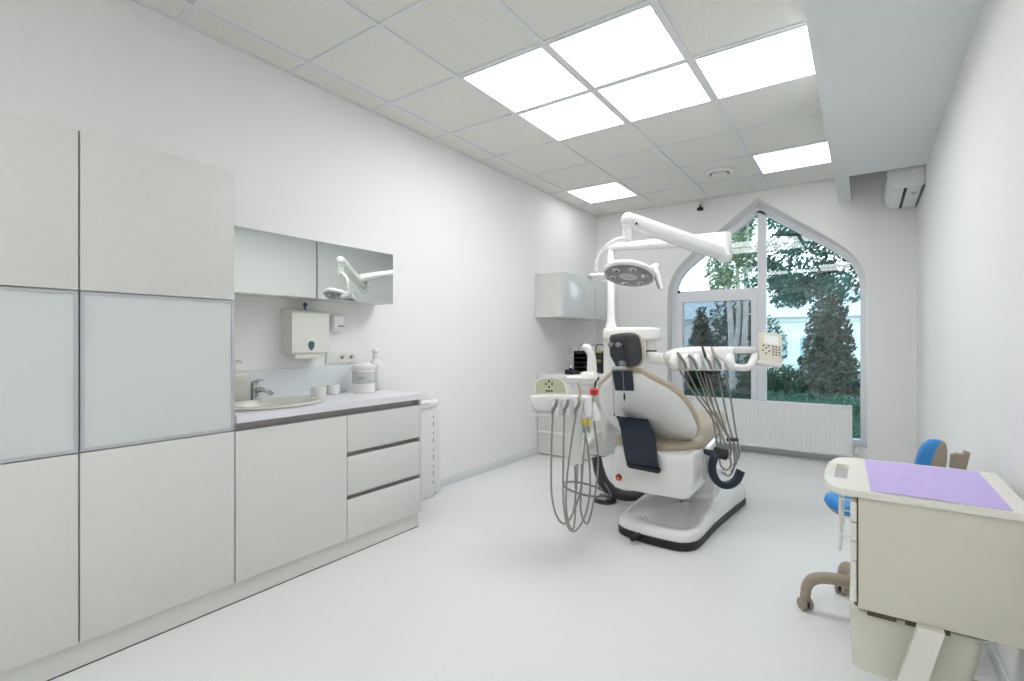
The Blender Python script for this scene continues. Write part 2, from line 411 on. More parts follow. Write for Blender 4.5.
s_ = sk.build('sink', smooth=60); tag(s_, 'oval ceramic drop-in sink in the worktop next to the tall cabinet', 'sink')
MB().lathe(M['chrome'], [(.003, .004), (.022, .004), (.024, 0), (.003, 0)], (SX, SY, ZW - .1255), seg=20).build('drain', s_)
t = thing('faucet', 'short chrome mixer tap behind the oval sink', 'tap', (-2.752, 1.465, ZW + .015))
MB().lathe(M['chrome'], [(.026, -.001), (.026, .006), (.021, .01), (.021, .085), (.023, .088), (.023, .098), (.018, .102)], (-2.752, 1.465, ZW + .0015), seg=20).build('tap_body', t)
MB().tube(M['chrome'], [(-2.74, 1.465, .910), (-2.70, 1.471, .917), (-2.65, 1.48, .910), (-2.62, 1.486, .897)], [.016, .014, .012, .011], seg=12).build('spout', t)
MB().obox(M['chrome'], (-2.73, 1.467, .964), (1, .1, .25), (0, 1, 0), (0, 0, 1), (.075, .03, .016), .005).build('lever', t)
t = thing('soap_dispenser', 'tall frosted square soap bottle with white pump beside the tap', 'soap bottle', (-2.71, 1.315, ZW))
MB().box(M['ceramic'], -2.79, -2.73, 1.30, 1.43, ZW + .0005, 1.01, .012, 3).build('bottle', t)
MB().lathe(M['plastic'], [(.02, 0), (.02, .015), (.008, .018), (.008, .05), (.014, .052), (.014, .066), (.004, .068)], (-2.76, 1.362, 1.012), seg=16).tube(M['plastic'], [(-2.76, 1.362, 1.072), (-2.725, 1.37, 1.074), (-2.71, 1.373, 1.064)], .006, seg=8).build('pump', t)

# mirrored wall cupboards
for y0, y1, lb in ((1.1365, 1.7525, 'grey mirror-fronted wall cupboard over the tap'), (1.7555, 2.335, 'grey mirror-fronted wall cupboard reflecting the surgical lamp')):
    t = thing('wall_cupboard', lb, 'cupboard', (-2.7, (y0 + y1) / 2, 1.43), 'mirror-fronted wall cupboards')
    MB().box(M['door'], XL + .001, -2.632, y0, y1, 1.432, 1.765).build('body', t, smooth=0)
    MB().box(M['mirror'], -2.630, -2.612, y0 + .0015, y1 - .0015, 1.43, 1.767, .0015).build('mirror_door', t, smooth=0)

t = thing('towel_dispenser', 'off-white paper towel dispenser with smoke window over the counter', 'dispenser', (-2.74, 1.77, 1.08))
MB().prism(M['offwhite'], [(XL + .001, 1.112), (-2.70, 1.104), (-2.688, 1.115), (-2.688, 1.345), (-2.70, 1.357), (XL + .001, 1.375)], (0, 1.89, 0), (1, 0, 0), (0, 0, 1), .245, .008, 3).build('housing', t)
MB().box(M['offwhite'], XL + .004, -2.70, 1.675, 1.86, 1.078, 1.108, .006).build('towel_slot', t)
MB().prism(M['badge'], [(0, -.028), (.013, -.018), (.019, 0), (.018, .018), (.008, .026), (-.008, .026), (-.018, .018), (-.019, 0), (-.013, -.018)], (-2.689, 1.768, 1.155), (0, 1, 0), (0, 0, 1), .005, .002).build('level_window', t)
MB().box(M['bluekey'], -2.765, -2.755, 1.77, 1.778, 1.362, 1.40, .002).lathe(M['bluekey'], [(.002, -.004), (.012, -.004), (.012, .004), (.002, .004)], (-2.76, 1.774, 1.402), axis=(1, 0, 0), seg=14).build('key', t)
t = thing('air_freshener', 'small white wall box right of the towel dispenser', 'dispenser', (-2.77, 2.02, 1.24))
MB().box(M['metalwhite'], XL, -2.745, 1.965, 2.045, 1.255, 1.345, .012, 3).box(M['metalwhite'], XL + .001, -2.76, 1.97, 2.04, 1.238, 1.27, .01).build('housing', t)
MB().box(M['midgrey'], -2.7462, -2.742, 1.995, 2.04, 1.272, 1.281, .001).build('sensor_strip', t)
tag(MB().box(M['splash'], XL + .0005, XL + .006, 1.1365, 2.14, .852, 1.02).build('backsplash', smooth=0), 'low pale blue glass splashback behind the sink and cups', 'splashback')
t = thing('socket_strip', 'white double power socket plate low on the wall above the counter', 'socket', (-2.795, 2.07, 1.02))
MB().box(M['plastic'], XL + .0005, -2.79, 1.94, 2.17, 1.035, 1.115, .004).build('plate', t)
for y in (2.056, 2.127):
    MB().lathe(M['plastic'], [(.001, .0), (.028, 0), (.03, .004), (.026, .006), (.024, .002), (.001, .002)], (-2.79, y, 1.075), axis=(1, 0, 0), seg=20).lathe(M['brown'], [(.001, .0025), (.013, .0025), (.013, .004), (.001, .004)], (-2.79, y, 1.075), axis=(1, 0, 0), seg=14).build('socket_face', t)
for i, (x, y, lb) in enumerate(((-2.655, 1.795, 'small white ribbed cup on the counter, nearer the sink'), (-2.69, 1.915, 'small white ribbed cup on the counter, nearer the canister'))):
    p = MB(); R_ = []
    for r, z in ((.034, 0), (.041, .005), (.043, .058), (.040, .062), (.036, .060), (.034, .008)):
        R_.append([(x + (r - (.0014 if k % 2 and r > .034 else 0)) * math.cos(2 * PI * k / 40), y + (r - (.0014 if k % 2 and r > .034 else 0)) * math.sin(2 * PI * k / 40), ZW + .0005 + z) for k in range(40)])
    p.loft(M['plastic'], R_); tag(p.build('cup'), lb, 'cup', 'small cups on the counter')
t = thing('canister', 'round white wipes canister with grey label on the counter', 'canister', (-2.64, 2.11, ZW))
MB().lathe(M['plastic'], [(.068, 0), (.073, .004), (.073, .145), (.07, .15)], (-2.64, 2.11, ZW + .0005), seg=32).build('tub', t)
MB().lathe(M['plastic'], [(.076, .0), (.077, .004), (.077, .018), (.07, .028), (.045, .034), (.04, .044), (.002, .046)], (-2.64, 2.11, ZW + .1505), seg=32).build('lid', t)
lb = MB(); lb.loft(M['label'], [[(-2.64 + .0737 * math.cos(math.radians(a)), 2.11 + .0737 * math.sin(math.radians(a)), z) for a in range(-110, 61, 10)] for z in (ZW + .06, ZW + .135)], cap=False, closed=False)
for z, a0, a1 in ((.098, -70, -30), (.088, -70, -36), (.074, -20, 10)):
    lb.loft(M['midgrey'], [[(-2.64 + .0741 * math.cos(math.radians(a)), 2.11 + .0741 * math.sin(math.radians(a)), ZW + zz) for a in range(a0, a1 + 1, 5)] for zz in (z, z + .004)], cap=False, closed=False)
lb.build('label_band', bpy.data.objects['canister'])
t = thing('disinfectant_jug', 'white plastic jug with a spout standing behind the canister', 'jug', (-2.71, 2.265, ZW))
MB().box(M['plastic'], -2.76, -2.66, 2.235, 2.30, ZW + .0005, ZW + .185, .02, 3).lathe(M['plastic'], [(.05, 0), (.022, .03), (.018, .04)], (-2.71, 2.265, ZW + .175), seg=18).build('bottle', t)
MB().lathe(M['plastic'], [(.021, 0), (.021, .02), (.017, .024), (.017, .03), (.024, .04), (.026, .052), (.02, .064), (.008, .068)], (-2.71, 2.265, ZW + .212), seg=18).build('cap', t)

t = thing('upright_appliance', 'narrow white upright appliance with rounded lid past the drawer cabinet', 'appliance', (-2.73, 2.6, 0))
MB().box(M['plastic'], XL + .014, -2.672, 2.48, 2.80, .0, .69, .012, 3).box(M['plastic'], XL + .014, -2.70, 2.80, 2.90, .01, .66, .012, 3).build('housing', t)
MB().box(M['gloss'], XL + .014, -2.652, 2.46, 2.83, .675, .74, .025, 4).build('lid', t)
for k in range(9): MB().box(M['midgrey'], -2.6725, -2.6705, 2.783, 2.789, .10 + k * .062, .10 + k * .062 + (.036 if k % 2 else .02)).build('vent_slit', t)
MB().box(M['midgrey'], -2.653, -2.6505, 2.62, 2.72, .712, .716).build('lid_gap', t)

# ------------------------------------------------------------------ far left corner
t = thing('corner_wall_cupboard', 'white and grey wall cupboard hanging in the far left corner', 'cupboard', (-2.64, 5.0, 1.42))
MB().box(M['door'], XL + .001, -2.487, 4.43, 5.62, 1.425, 1.875).build('body', t)
for y0, y1 in ((4.43, 5.15), (5.153, 5.62)):
    MB().box(M['frost'], -2.485, -2.468, y0, y1, 1.425, 1.875, .0015).build('door', t)
t = thing('corner_drawer_unit', 'white floor cabinet with drawers behind the hoses in the far corner', 'cabinet', (-2.5, 5.1, 0))
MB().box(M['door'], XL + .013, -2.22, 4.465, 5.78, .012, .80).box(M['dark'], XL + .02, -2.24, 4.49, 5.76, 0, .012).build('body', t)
for k in range(3):
    d = MB().box(M['door'], -2.2185, -2.20, 4.467, 5.12, .02 + k * .26, .27 + k * .26, .002).build('drawer', t)
    MB().box(M['alu'], -2.1995, -2.185, 4.68, 4.90, .22 + k * .26, .232 + k * .26, .003).build('handle', d)
MB().box(M['door'], -2.2185, -2.20, 5.125, 5.775, .02, .79, .002).build('door', t)
MB().box(M['worktop'], XL + .001, -2.18, 4.45, 5.80, .80, .835, .003).build('top_board', t)
sp = MB()
for k in range(12): sp.box(M['door'], -2.74 + k * .045, -2.725 + k * .045, 4.458, 4.4655, .27, .55)
sp.box(M['plastic'], XL + .014, -2.225, 4.452, 4.4655, .225, .25, .003); sp.build('ribbed_side_panel', t)

t = thing('file_rack', 'black slatted rack with lime top band and wire handle in the far corner', 'rack', (-2.47, 5.0, .835))
r = MB()
for x in (-2.60, -2.27): r.box(M['black'], x, x + .012, 4.90, 5.10, .836, 1.07, .002)
for k in range(5): r.box(M['black'], -2.60, -2.258, 4.90, 5.10, .84 + k * .05, .85 + k * .05)
r.box(M['black'], -2.60, -2.258, 5.09, 5.10, .84, 1.07); r.build('frame', t)
for k, m in enumerate(('darkgrey', 'navy', 'lime', 'navy')):
    MB().box(M[m], -2.42, -2.274, 4.896, 5.085, .852 + k * .05, .882 + k * .05, .003).build('tray', t)
MB().box(M['lime'], -2.43, -2.258, 4.895, 5.10, 1.051, 1.07, .003).build('top_band', t)
MB().tube(M['black'], [(-2.38, 5.0, 1.07), (-2.37, 5.0, 1.13), (-2.33, 5.0, 1.145), (-2.29, 5.0, 1.13), (-2.28, 5.0, 1.07)], .006, seg=8).tube(M['midgrey'], [(-2.56, 4.95, 1.13), (-2.38, 5.0, 1.135)], .004, smooth=False, seg=6).tube(M['midgrey'], [(-2.56, 4.95, 1.07), (-2.56, 4.95, 1.13)], .004, smooth=False, seg=6).build('wire_handle', t)
t = thing('desk_device', 'small black device with a silver knob on the corner cabinet', 'device', (-2.46, 4.62, .835))
MB().prism(M['black'], [(-2.52, .836), (-2.42, .836), (-2.42, .86), (-2.46, .885), (-2.52, .885)], (0, 4.70, 0), (1, 0, 0), (0, 0, 1), .14, .006).build('body', t)
MB().ball(M['chrome'], (-2.485, 4.62, .905), .022).build('knob', t)
MB().box(M['plastic'], XL + .0005, -2.79, 5.17, 5.25, 1.02, 1.10, .004).build('t'); o = bpy.data.objects['t']; o.name = 'wall_switch'; tag(o, 'white light switch on the left wall near the far corner', 'switch')

# ------------------------------------------------------------------ radiator
t = thing('radiator', 'long white ribbed panel radiator under the arched window', 'radiator', (-1.13, 5.79, .075))
rd = MB(); x0, x1 = -2.18, -.085; n = 52; w = (x1 - x0 - .04) / n; pts = []
for k in range(n):
    a = x0 + .02 + k * w
    pts += [(a + w * .12, 5.7545), (a + w * .24, 5.751), (a + w * .76, 5.751), (a + w * .88, 5.7545)]
rd.loft(M['metalwhite'], [[(px, py, z) for px, py in pts] for z in (.10, .545)], cap=False, closed=False)
rd.box(M['metalwhite'], x0, x1, 5.756, 5.768, .08, .56, .003).box(M['metalwhite'], x0, x1, 5.745, 5.757, .08, .104, .003).box(M['metalwhite'], x0, x1, 5.745, 5.757, .538, .56, .003)
rd.build('front_panel', t)
MB().box(M['metalwhite'], x0 + .01, x1 - .01, 5.815, 5.826, .09, .55, .002).box(M['metalwhite'], x0 + .05, x0 + .09, 5.826, 5.8795, .4, .5).box(M['metalwhite'], x1 - .12, x1 - .08, 5.826, 5.8795, .4, .5).build('rear_panel', t)
for xa in (x0, x1 - .006): MB().box(M['metalwhite'], xa, xa + .006, 5.768, 5.826, .085, .56).build('side_cover', t)
g = MB()
g.box(M['metalwhite'], x0, x1, 5.757, 5.826, .557, .563, .001)
for k in range(60): g.box(M['dark'], x0 + .03 + k * .034, x0 + .05 + k * .034, 5.775, 5.81, .5632, .5636)
g.build('top_grille', t)
MB().tube(M['chrome'], [(x1 - .001, 5.79, .13), (x1 + .04, 5.79, .13)], .012, smooth=False, seg=12).tube(M['plastic'], [(x1 + .03, 5.79, .115), (x1 + .03, 5.79, .165)], .018, smooth=False, seg=14).tube(M['chrome'], [(x1 + .03, 5.79, 0), (x1 + .03, 5.79, .13)], .008, smooth=False, seg=10).build('valve', t)

# ------------------------------------------------------------------ air conditioner in the niche
t = thing('air_conditioner', 'white split air conditioner on the right wall beyond the soffit', 'air conditioner', (.28, 5.42, 2.40))
prof = [(.398, 2.60), (.165, 2.60), (.158, 2.52), (.163, 2.465), (.178, 2.435), (.205, 2.412), (.24, 2.403), (.37, 2.400), (.398, 2.410)]
MB().prism(M['metalwhite'], prof, (0, 5.84, 0), (1, 0, 0), (0, 0, 1), .77, .008, 2).build('housing', t)
MB().box(M['black'], .268, .288, 5.085, 5.82, 2.396, 2.4035, .001).build('outlet_slot', t)
MB().box(M['darkgrey'], .384, .396, 5.075, 5.83, 2.399, 2.4065).build('rear_gap', t)
MB().box(M['label'], .325, .36, 5.25, 5.33, 2.3985, 2.4005).build('badge_strip', t)
# ------------------------------------------------------------------ dental chair
ch = thing('dental_chair', 'white and tan dental patient chair facing the arched window', 'dental chair', (-1.05, 3.4, 0))
foot = [(-1.265, 3.03), (-1.25, 2.945), (-1.195, 2.885), (-1.08, 2.852), (-.93, 2.842), (-.84, 2.852), (-.783, 2.905), (-.762, 3.0), (-.75, 3.3), (-.72, 3.65), (-.695, 3.92), (-.71, 3.98), (-.77, 4.01), (-1.15, 4.01), (-1.23, 3.99), (-1.26, 3.92), (-1.268, 3.6), (-1.266, 3.3)]
FP = catmull([(x, y, 0) for x, y in foot + foot[:1]], 4)[:-1]
cc = Vector((-1.0, 3.45, 0))
def fr(ins, zf, zr):
    out = []
    for p in FP:
        d = (p - cc); L = d.length; q = cc + d * ((L - ins) / L); k = (p.y - 2.87) / 1.14
        out.append((q.x, q.y, zf + (zr - zf) * k))
    return out
MB().loft(M['black'], [fr(.02, 0, 0), fr(.002, .004, .004), fr(0, .044, .048), fr(.006, .050, .054)]).build('base_trim', ch)
b = MB().loft(M['gloss'], [fr(.006, .048, .052), fr(.0, .056, .060), fr(.004, .078, .11), fr(.014, .092, .135), fr(.035, .10, .148), fr(.07, .100, .15), fr(.11, .088, .142), fr(.2, .080, .14), fr(.33, .078, .14)]).build('base', ch)
lg = MB()
for dx, dy in ((0, .018), (0, -.018), (.022, 0), (-.022, 0)):
    lg.lathe(M['midgrey'], [(.0005, 0), (.008, 0), (.008, .0012), (.0005, .0012)], (-1.10 + dx, 2.985 + dy, .0985), seg=10)
lg.build('emblem', b)
MB().tube(M['black'], [(-1.07, 2.90, .045), (-1.085, 2.84, .040), (-1.10, 2.79, .036)], [.012, .016, .018], seg=10).build('base_pedal', ch)
MB().prism(M['gloss'], [(3.49, .10), (3.93, .12), (3.90, .22), (3.78, .27), (3.52, .245)], (-1.20, 0, 0), (0, 1, 0), (0, 0, 1), .385, .02, 3).box(M['gloss'], -1.18, -.90, 3.50, 3.72, .23, .40, .02, 2).build('lift_column', ch)
# body shell under the seat
def rr3(cx, cy, w, l, r, z, tilt=0):
    return [(x, y, z + (y - cy) * tilt) for x, y in rrect(w, l, r, 6, cx, cy)]
bs = MB().loft(M['gloss'], [rr3(-1.07, 3.20, .42, .42, .05, .252), rr3(-1.07, 3.215, .475, .51, .06, .263), rr3(-1.07, 3.24, .51, .575, .07, .295), rr3(-1.07, 3.275, .515, .65, .09, .37), rr3(-1.07, 3.32, .505, .74, .11, .44), rr3(-1.08, 3.37, .49, .84, .14, .50), rr3(-1.08, 3.38, .45, .84, .14, .515)]).build('body_shell', ch, smooth=50)
MB().lathe(M['base'], [(.001, .006), (.055, .006), (.066, .002), (.068, -.004)], (-.808, 3.30, .385), axis=(1, 0, .06), seg=28, sx=1.25, sy=.85, ux=(-.06, 0, 1)).build('side_cover', bs)
st = MB().lathe(M['plastic'], [(.001, 0), (.03, 0), (.03, .0015), (.001, .0015)], (-1.245, 2.944, .335), axis=(0, -1, 0), seg=24)
st.lathe(M['red'], [(.001, .0018), (.022, .0018), (.022, .0022), (.001, .0022)], (-1.245, 2.944, .335), axis=(0, -1, 0), seg=20)
st.lathe(M['black'], [(.001, .0024), (.012, .0024), (.012, .0028), (.001, .0028)], (-1.239, 2.944, .340), axis=(0, -1, 0), seg=12)
st.lathe(M['yellow'], [(.001, .003), (.007, .003), (.007, .0034), (.001, .0034)], (-1.248, 2.944, .328), axis=(0, -1, 0), seg=12)
st.build('round_sticker', bs)
# seat cushion
seat = [(-1.33, 3.10), (-1.24, 3.03), (-1.10, 3.01), (-.975, 3.03), (-.885, 3.11), (-.838, 3.25), (-.84, 3.5), (-.865, 3.8), (-.875, 4.05), (-.90, 4.30), (-.98, 4.38), (-1.10, 4.39), (-1.22, 4.38), (-1.30, 4.30), (-1.325, 4.05), (-1.335, 3.8), (-1.36, 3.5), (-1.37, 3.20)]
SP = catmull([(x, y, 0) for x, y in seat + seat[:1]], 4)[:-1]; sc = Vector((-1.10, 3.7, 0))
def sr(ins, z):
    o = []
    for p in SP:
        d = p - sc; q = sc + d * ((d.length - ins) / d.length)
        o.append((q.x, q.y, z + .05 * max(0, (q.y - 3.7) / .68) - .012 * max(0, 1 - abs(q.y - 3.35) / .5)))
    return o
MB().loft(M['tan'], [sr(.05, .480), sr(.012, .487), sr(0, .505), sr(0, .535), sr(.012, .552), sr(.05, .562), sr(.12, .562)]).build('seat_cushion', ch, smooth=60)
MB().loft(M['gloss'], [rr3(-1.10, 3.95, .36, .62, .1, .42, .09), rr3(-1.10, 3.95, .40, .74, .12, .46, .08), rr3(-1.10, 3.95, .41, .78, .12, .492, .04)]).build('leg_rest_shell', ch, smooth=60)
# backrest
B0 = Vector((-1.13, 3.26, .56)); A_ = Vector((-.03, -.69, .725)).normalized(); Wd = Vector((1, -.03, 0)).normalized(); NB = Vector((0, -.725, -.69)).normalized()
prof = [(-.048, .10), (-.038, .205), (.0, .270), (.06, .299), (.15, .311), (.25, .309), (.34, .297), (.42, .268), (.48, .231), (.53, .180), (.57, .134), (.60, .104), (.618, .068)]
ol = [(s, h) for h, s in prof] + [(-s, h) for h, s in reversed(prof)]
OL = [(p.x, p.y) for p in catmull([(a, b, 0) for a, b in ol + ol[:1]], 4)[:-1]]
def bring(ins, off, mid=.3):
    o = []
    for a, h in OL:
        d = Vector((a, h - mid)); L = d.length; q = d * (max(L - ins, .01) / L)
        hh = q.y + mid
        curve = .035 * (q.x / .3) ** 2       # wings wrap forward
        o.append(B0 + Wd * q.x + A_ * hh + NB * (off - curve + .02 * math.sin(max(0, min(1, hh / .6)) * PI)))
    return o
MB().loft(M['tan'], [bring(.05, -.04), bring(.012, -.034), bring(0, -.022), bring(0, -.006), bring(.005, .006), bring(.03, .012)]).build('backrest_cushion', ch, smooth=60)
MB().loft(M['gloss'], [bring(.013, .008), bring(.015, .022), bring(.028, .033), bring(.07, .042), bring(.14, .047), bring(.2, .05), bring(.27, .051)]).build('backrest_shell', ch, smooth=60)
# dark covers on the back
def bp(s, h, off): return B0 + Wd * s + A_ * h + NB * off
uc = MB(); uc.loft(M['navy'], [[(-1.238, 2.868, 0.879), (-1.141, 2.936, 0.873), (-1.128, 2.871, 1.004), (-1.231, 2.8, 1.007)], [(-1.205, 2.799, 0.892), (-1.115, 2.862, 0.887), (-1.102, 2.804, 1.006), (-1.2, 2.736, 1.009)]], bevel=.006)
uc.build('headrest_bracket_cover', ch)
lc = MB(); lc.loft(M['navy'], [[(-1.288, 2.991, 0.707), (-1.116, 3.111, 0.685), (-1.087, 3.022, 0.699), (-1.249, 2.909, 0.721)], [(-1.263, 2.972, 0.681), (-1.098, 3.087, 0.659), (-1.066, 2.988, 0.675), (-1.22, 2.88, 0.696)], [(-1.242, 2.962, 0.628), (-1.066, 3.086, 0.609), (-1.031, 2.976, 0.629), (-1.196, 2.86, 0.647)], [(-1.227, 2.949, 0.563), (-1.051, 3.071, 0.532), (-1.008, 2.937, 0.56), (-1.171, 2.823, 0.59)], [(-1.201, 2.918, 0.497), (-1.03, 3.037, 0.461), (-0.989, 2.907, 0.491), (-1.148, 2.797, 0.526)], [(-1.171, 2.878, 0.448), (-1.004, 2.995, 0.412), (-0.978, 2.909, 0.434), (-1.136, 2.798, 0.469)]], bevel=.005)
lc.build('hinge_cover', ch)
MB().loft(M['black'], [[(-1.169, 2.879, 0.433), (-0.999, 2.998, 0.397), (-0.978, 2.891, 0.409), (-1.118, 2.793, 0.443)], [(-1.169, 2.879, 0.451), (-0.989, 3.005, 0.421), (-0.973, 2.894, 0.432), (-1.128, 2.786, 0.467)]], bevel=.003).build('cover_foot', ch)
# headrest
HC = Vector((-1.14, 2.80, 1.13)); HU = Vector((-.06, .10, 1)).normalized(); HW = Vector((1, -.05, .06)).normalized(); HN = HW.cross(HU).normalized()
if HN.y > 0: HN = -HN
hp = [(-.095, .098), (-.04, .104), (.04, .102), (.078, .085), (.095, .045), (.103, -.02), (.098, -.07), (.07, -.098), (.02, -.108), (-.03, -.104), (-.062, -.07), (-.085, 0), (-.105, .07)]
HO = [(p.x, p.y) for p in catmull([(a, b, 0) for a, b in hp + hp[:1]], 4)[:-1]]
def hr(s, off): return [HC + HW * a * s + HU * b * s + HN * off for a, b in HO]
hd = MB().loft(M['tan'], [hr(.8, -.045), hr(.95, -.04), hr(1.0, -.024), hr(1.0, -.012), hr(.98, -.002), hr(.93, .003)]).build('headrest', ch, smooth=60)
MB().loft(M['darkgrey'], [hr(.965, .0), hr(.95, .012), hr(.88, .022), hr(.6, .028), hr(.3, .03)]).build('headrest_shell', hd, smooth=60)
ar = MB(); ar.loft(M['darkgrey'], [[HC + HW * a + HU * b + HN * o for a, b in ((-.075, .03), (-.005, .03), (.004, -.03), (.012, -.10), (-.035, -.10), (-.072, -.035))] for o in (.02, .062)], bevel=.008)
ar.build('headrest_joint', hd)
for a, b in ((-.068, .028), (-.018, .024), (.002, -.083)): MB().lathe(M['midgrey'], [(.002, -.03), (.013, -.028), (.015, -.01), (.015, .010), (.011, .015), (.002, .017)], HC + HW * a + HU * b + HN * .06, axis=HN, seg=16).build('clamp_knob', hd)
MB().obox(M['alu'], HC + HW * -.02 + HU * -.108 + HN * .045, HW, HU, HN, (.075, .018, .05), .004).build('slide_plate', hd)
rd_ = MB().tube(M['midgrey'], [HC + HW * -.062 + HU * -.10 + HN * .055, HC + HW * -.045 + HU * -.37 + HN * .075], .0022, smooth=False, seg=6).tube(M['midgrey'], [HC + HW * .002 + HU * -.10 + HN * .055, HC + HW * .018 + HU * -.28 + HN * .07], .0022, smooth=False, seg=6)
rd_.lathe(M['darkgrey'], [(.001, 0), (.007, .02), (.004, .045), (.001, .05)], HC + HW * .018 + HU * -.30 + HN * .07, axis=HU, seg=8).lathe(M['darkgrey'], [(.001, 0), (.006, .006), (.001, .02)], HC + HW * -.044 + HU * -.385 + HN * .075, axis=HU, seg=8)
rd_.build('hanging_cord', ch)
# armrest folded down
arm = MB().band(M['navy'], [(-.765, 3.29, .49), (-.755, 3.265, .47), (-.765, 3.255, .42), (-.762, 3.265, .36), (-.735, 3.285, .305), (-.69, 3.32, .288), (-.648, 3.36, .315), (-.625, 3.385, .375)], .058, .044, (.57, -.82, 0), rnd=.6).build('armrest', ch)
MB().tube(M['navy'], [(-.85, 3.33, .475), (-.75, 3.30, .480)], .02, smooth=False, seg=14).tube(M['black'], [(-.765, 3.31, .485), (-.70, 3.345, .47)], .034, smooth=False, seg=16).build('armrest_pivot', arm)
# arm that carries the water unit
MB().tube(M['darkgrey'], [(-1.643, 3.463, 0.311), (-1.619, 3.455, 0.218), (-1.566, 3.444, 0.125), (-1.471, 3.461, 0.063), (-1.344, 3.489, 0.064), (-1.228, 3.534, 0.109)], [.036, .04, .042, .04, .036, .034], seg=14).build('unit_support_arm', ch)

# ------------------------------------------------------------------ dental unit
u = thing('dental_unit', 'white dental unit column with spittoon bowl left of the chair', 'dental unit', (-1.66, 3.7, .29))
MB().box(M['plastic'], -1.808, -1.622, 3.582, 3.887, .289, .75, .016, 3).box(M['plastic'], -1.652, -1.520, 3.593, 3.842, .546, 1.236, .018, 3).build('column', u)
MB().box(M['darkgrey'], -1.785, -1.64, 3.60, 3.86, .284, .291).build('underside', u)
MB().loft(M['plastic'], [[(x, y_, z) for x, y_ in rrect(w_, .28, .03, 4, cx_, 3.735)] for w_, cx_, z in ((.180, -1.714, .74), (.17, -1.709, .82), (.11, -1.661, .90), (.07, -1.627, .92))]).build('shoulder', u)
bc = (-1.645, 3.26)
MB().lathe(M['gloss'], [(.062, -.10), (.084, -.095), (.095, -.062), (.138, -.039), (.146, -.011), (.146, .0), (.137, .003), (.128, -.007), (.10, -.034), (.034, -.056), (.006, -.056)], (bc[0], bc[1], .925), seg=36).build('spittoon_bowl', u)
MB().loft(M['plastic'], [[(x, y_, z) for x, y_ in rrect(.11, .15, .03, 4, bc[0] + dx, bc[1] + dy)] for z, dx, dy in ((.68, -.06, .31), (.76, -.03, .20), (.835, 0, .05))]).build('bowl_bracket', u)
fc = (-1.61, 3.285)
MB().tube(M['plastic'], [(fc[0] + .005, fc[1] + .02, .895), (fc[0] + .005, fc[1] + .02, 1.0), (fc[0], fc[1] + .02, 1.078), (fc[0] - .022, fc[1] + .01, 1.128), (fc[0] - .056, fc[1], 1.134)], [.037, .034, .029, .031, .022], seg=14).box(M['plastic'], fc[0] - .067, fc[0] + .04, fc[1] - .022, fc[1] + .056, .91, .96, .017, 3).build('cup_filler', u)
t1 = MB(); top = catmull([(-1.66, 3.526, 0), (-1.605, 3.486, 0), (-1.47, 3.526, 0), (-1.266, 3.661, 0), (-1.209, 3.74, 0), (-1.243, 3.819, 0), (-1.333, 3.819, 0), (-1.514, 3.786, 0), (-1.65, 3.706, 0), (-1.684, 3.593, 0), (-1.66, 3.526, 0)], 4)[:-1]
tc_ = Vector((-1.446, 3.65, 0))
t1.loft(M['gloss'], [[tc_ + (p - tc_) * s + Vector((0, 0, z)) for p in top] for s, z in ((.76, 1.19), (.84, 1.197), (.86, 1.21), (.86, 1.261), (.83, 1.274), (.75, 1.283), (.4, 1.287))]).build('swivel_head', u, smooth=60)
MB().tube(M['plastic'], [(-1.316, 3.73, 1.20), (-1.316, 3.73, 1.08)], .038, smooth=False, seg=18).tube(M['black'], [(-1.316, 3.73, 1.112), (-1.316, 3.73, 1.101)], .0395, smooth=False, seg=18).build('swivel_post', u)
a2 = MB(); o_ = Vector((-1.316, 3.73, 1.058)); d_ = Vector((-1.05, 3.44, 1.045)) - o_; s_ = Vector((d_.y, -d_.x, 0)).normalized()
a2.loft(M['plastic'], [[p + s_ * a + Vector((0, 0, 1)) * b for a, b in rrect(.07, h_, .02, 4)] for p, h_ in ((o_ - d_ * .08, .075), (o_, .085), (o_ + d_ * .5, .08), (o_ + d_, .07))]).build('tray_arm', u)
MB().tube(M['midgrey'], [(-1.757, 3.67, .295), (-1.73, 3.66, .22), (-1.70, 3.60, .12), (-1.64, 3.52, .05)], .008, seg=8).build('hose', u)
MB().tube(M['midgrey'], [(-1.695, 3.64, .295), (-1.69, 3.60, .22), (-1.66, 3.56, .14), (-1.60, 3.50, .06)], .007, seg=8).build('hose', u)

# assistant console
ax, ay = Vector((.82, .573, 0)), Vector((-.573, .82, 0)); Zv = Vector((0, 0, 1))
def AP(a, n, z): return Vector((-1.405, 2.50, 0)) + ax * a + ay * n + Vector((0, 0, z))
ac = thing('assistant_console', 'white assistant instrument console with olive badge left of the chair', 'instrument console', (-1.405, 2.5, .45))
pl_ = [(-.175, -.02), (-.165, -.055), (-.10, -.07), (.12, -.07), (.165, -.04), (.17, .02), (.12, .07), (-.02, .09), (-.14, .08), (-.175, .04)]
PL = [(p.x, p.y) for p in catmull([(a, b, 0) for a, b in pl_ + pl_[:1]], 3)[:-1]]
MB().loft(M['gloss'], [[AP(a * s + dx, b * s + dn, z) for a, b in PL] for s, dx, dn, z in ((.5, .0, .03, .765), (.72, -.01, .02, .775), (.9, -.004, .005, .81), (1, 0, 0, .845), (1, 0, 0, .868), (.96, 0, 0, .876), (.6, 0, 0, .88))]).build('console_body', ac, smooth=60)
MB().obox(M['plastic'], AP(-.11, .0, .772), ax, ay, Zv, (.15, .10, .016), .006).build('side_shelf', ac)
hb = MB(); hump = [(-.175, .0), (.025, .0), (.022, .03), (.008, .075), (-.02, .095), (-.075, .102), (-.135, .098), (-.165, .08), (-.175, .045)]
hb.prism(M['offwhite'], hump, AP(.018, .045, .872), ax, (Zv + ay * .25), .03, .008, 3)
hbo = hb.build('badge_panel', ac)
f = ax.cross((Zv + ay * .25).normalized())
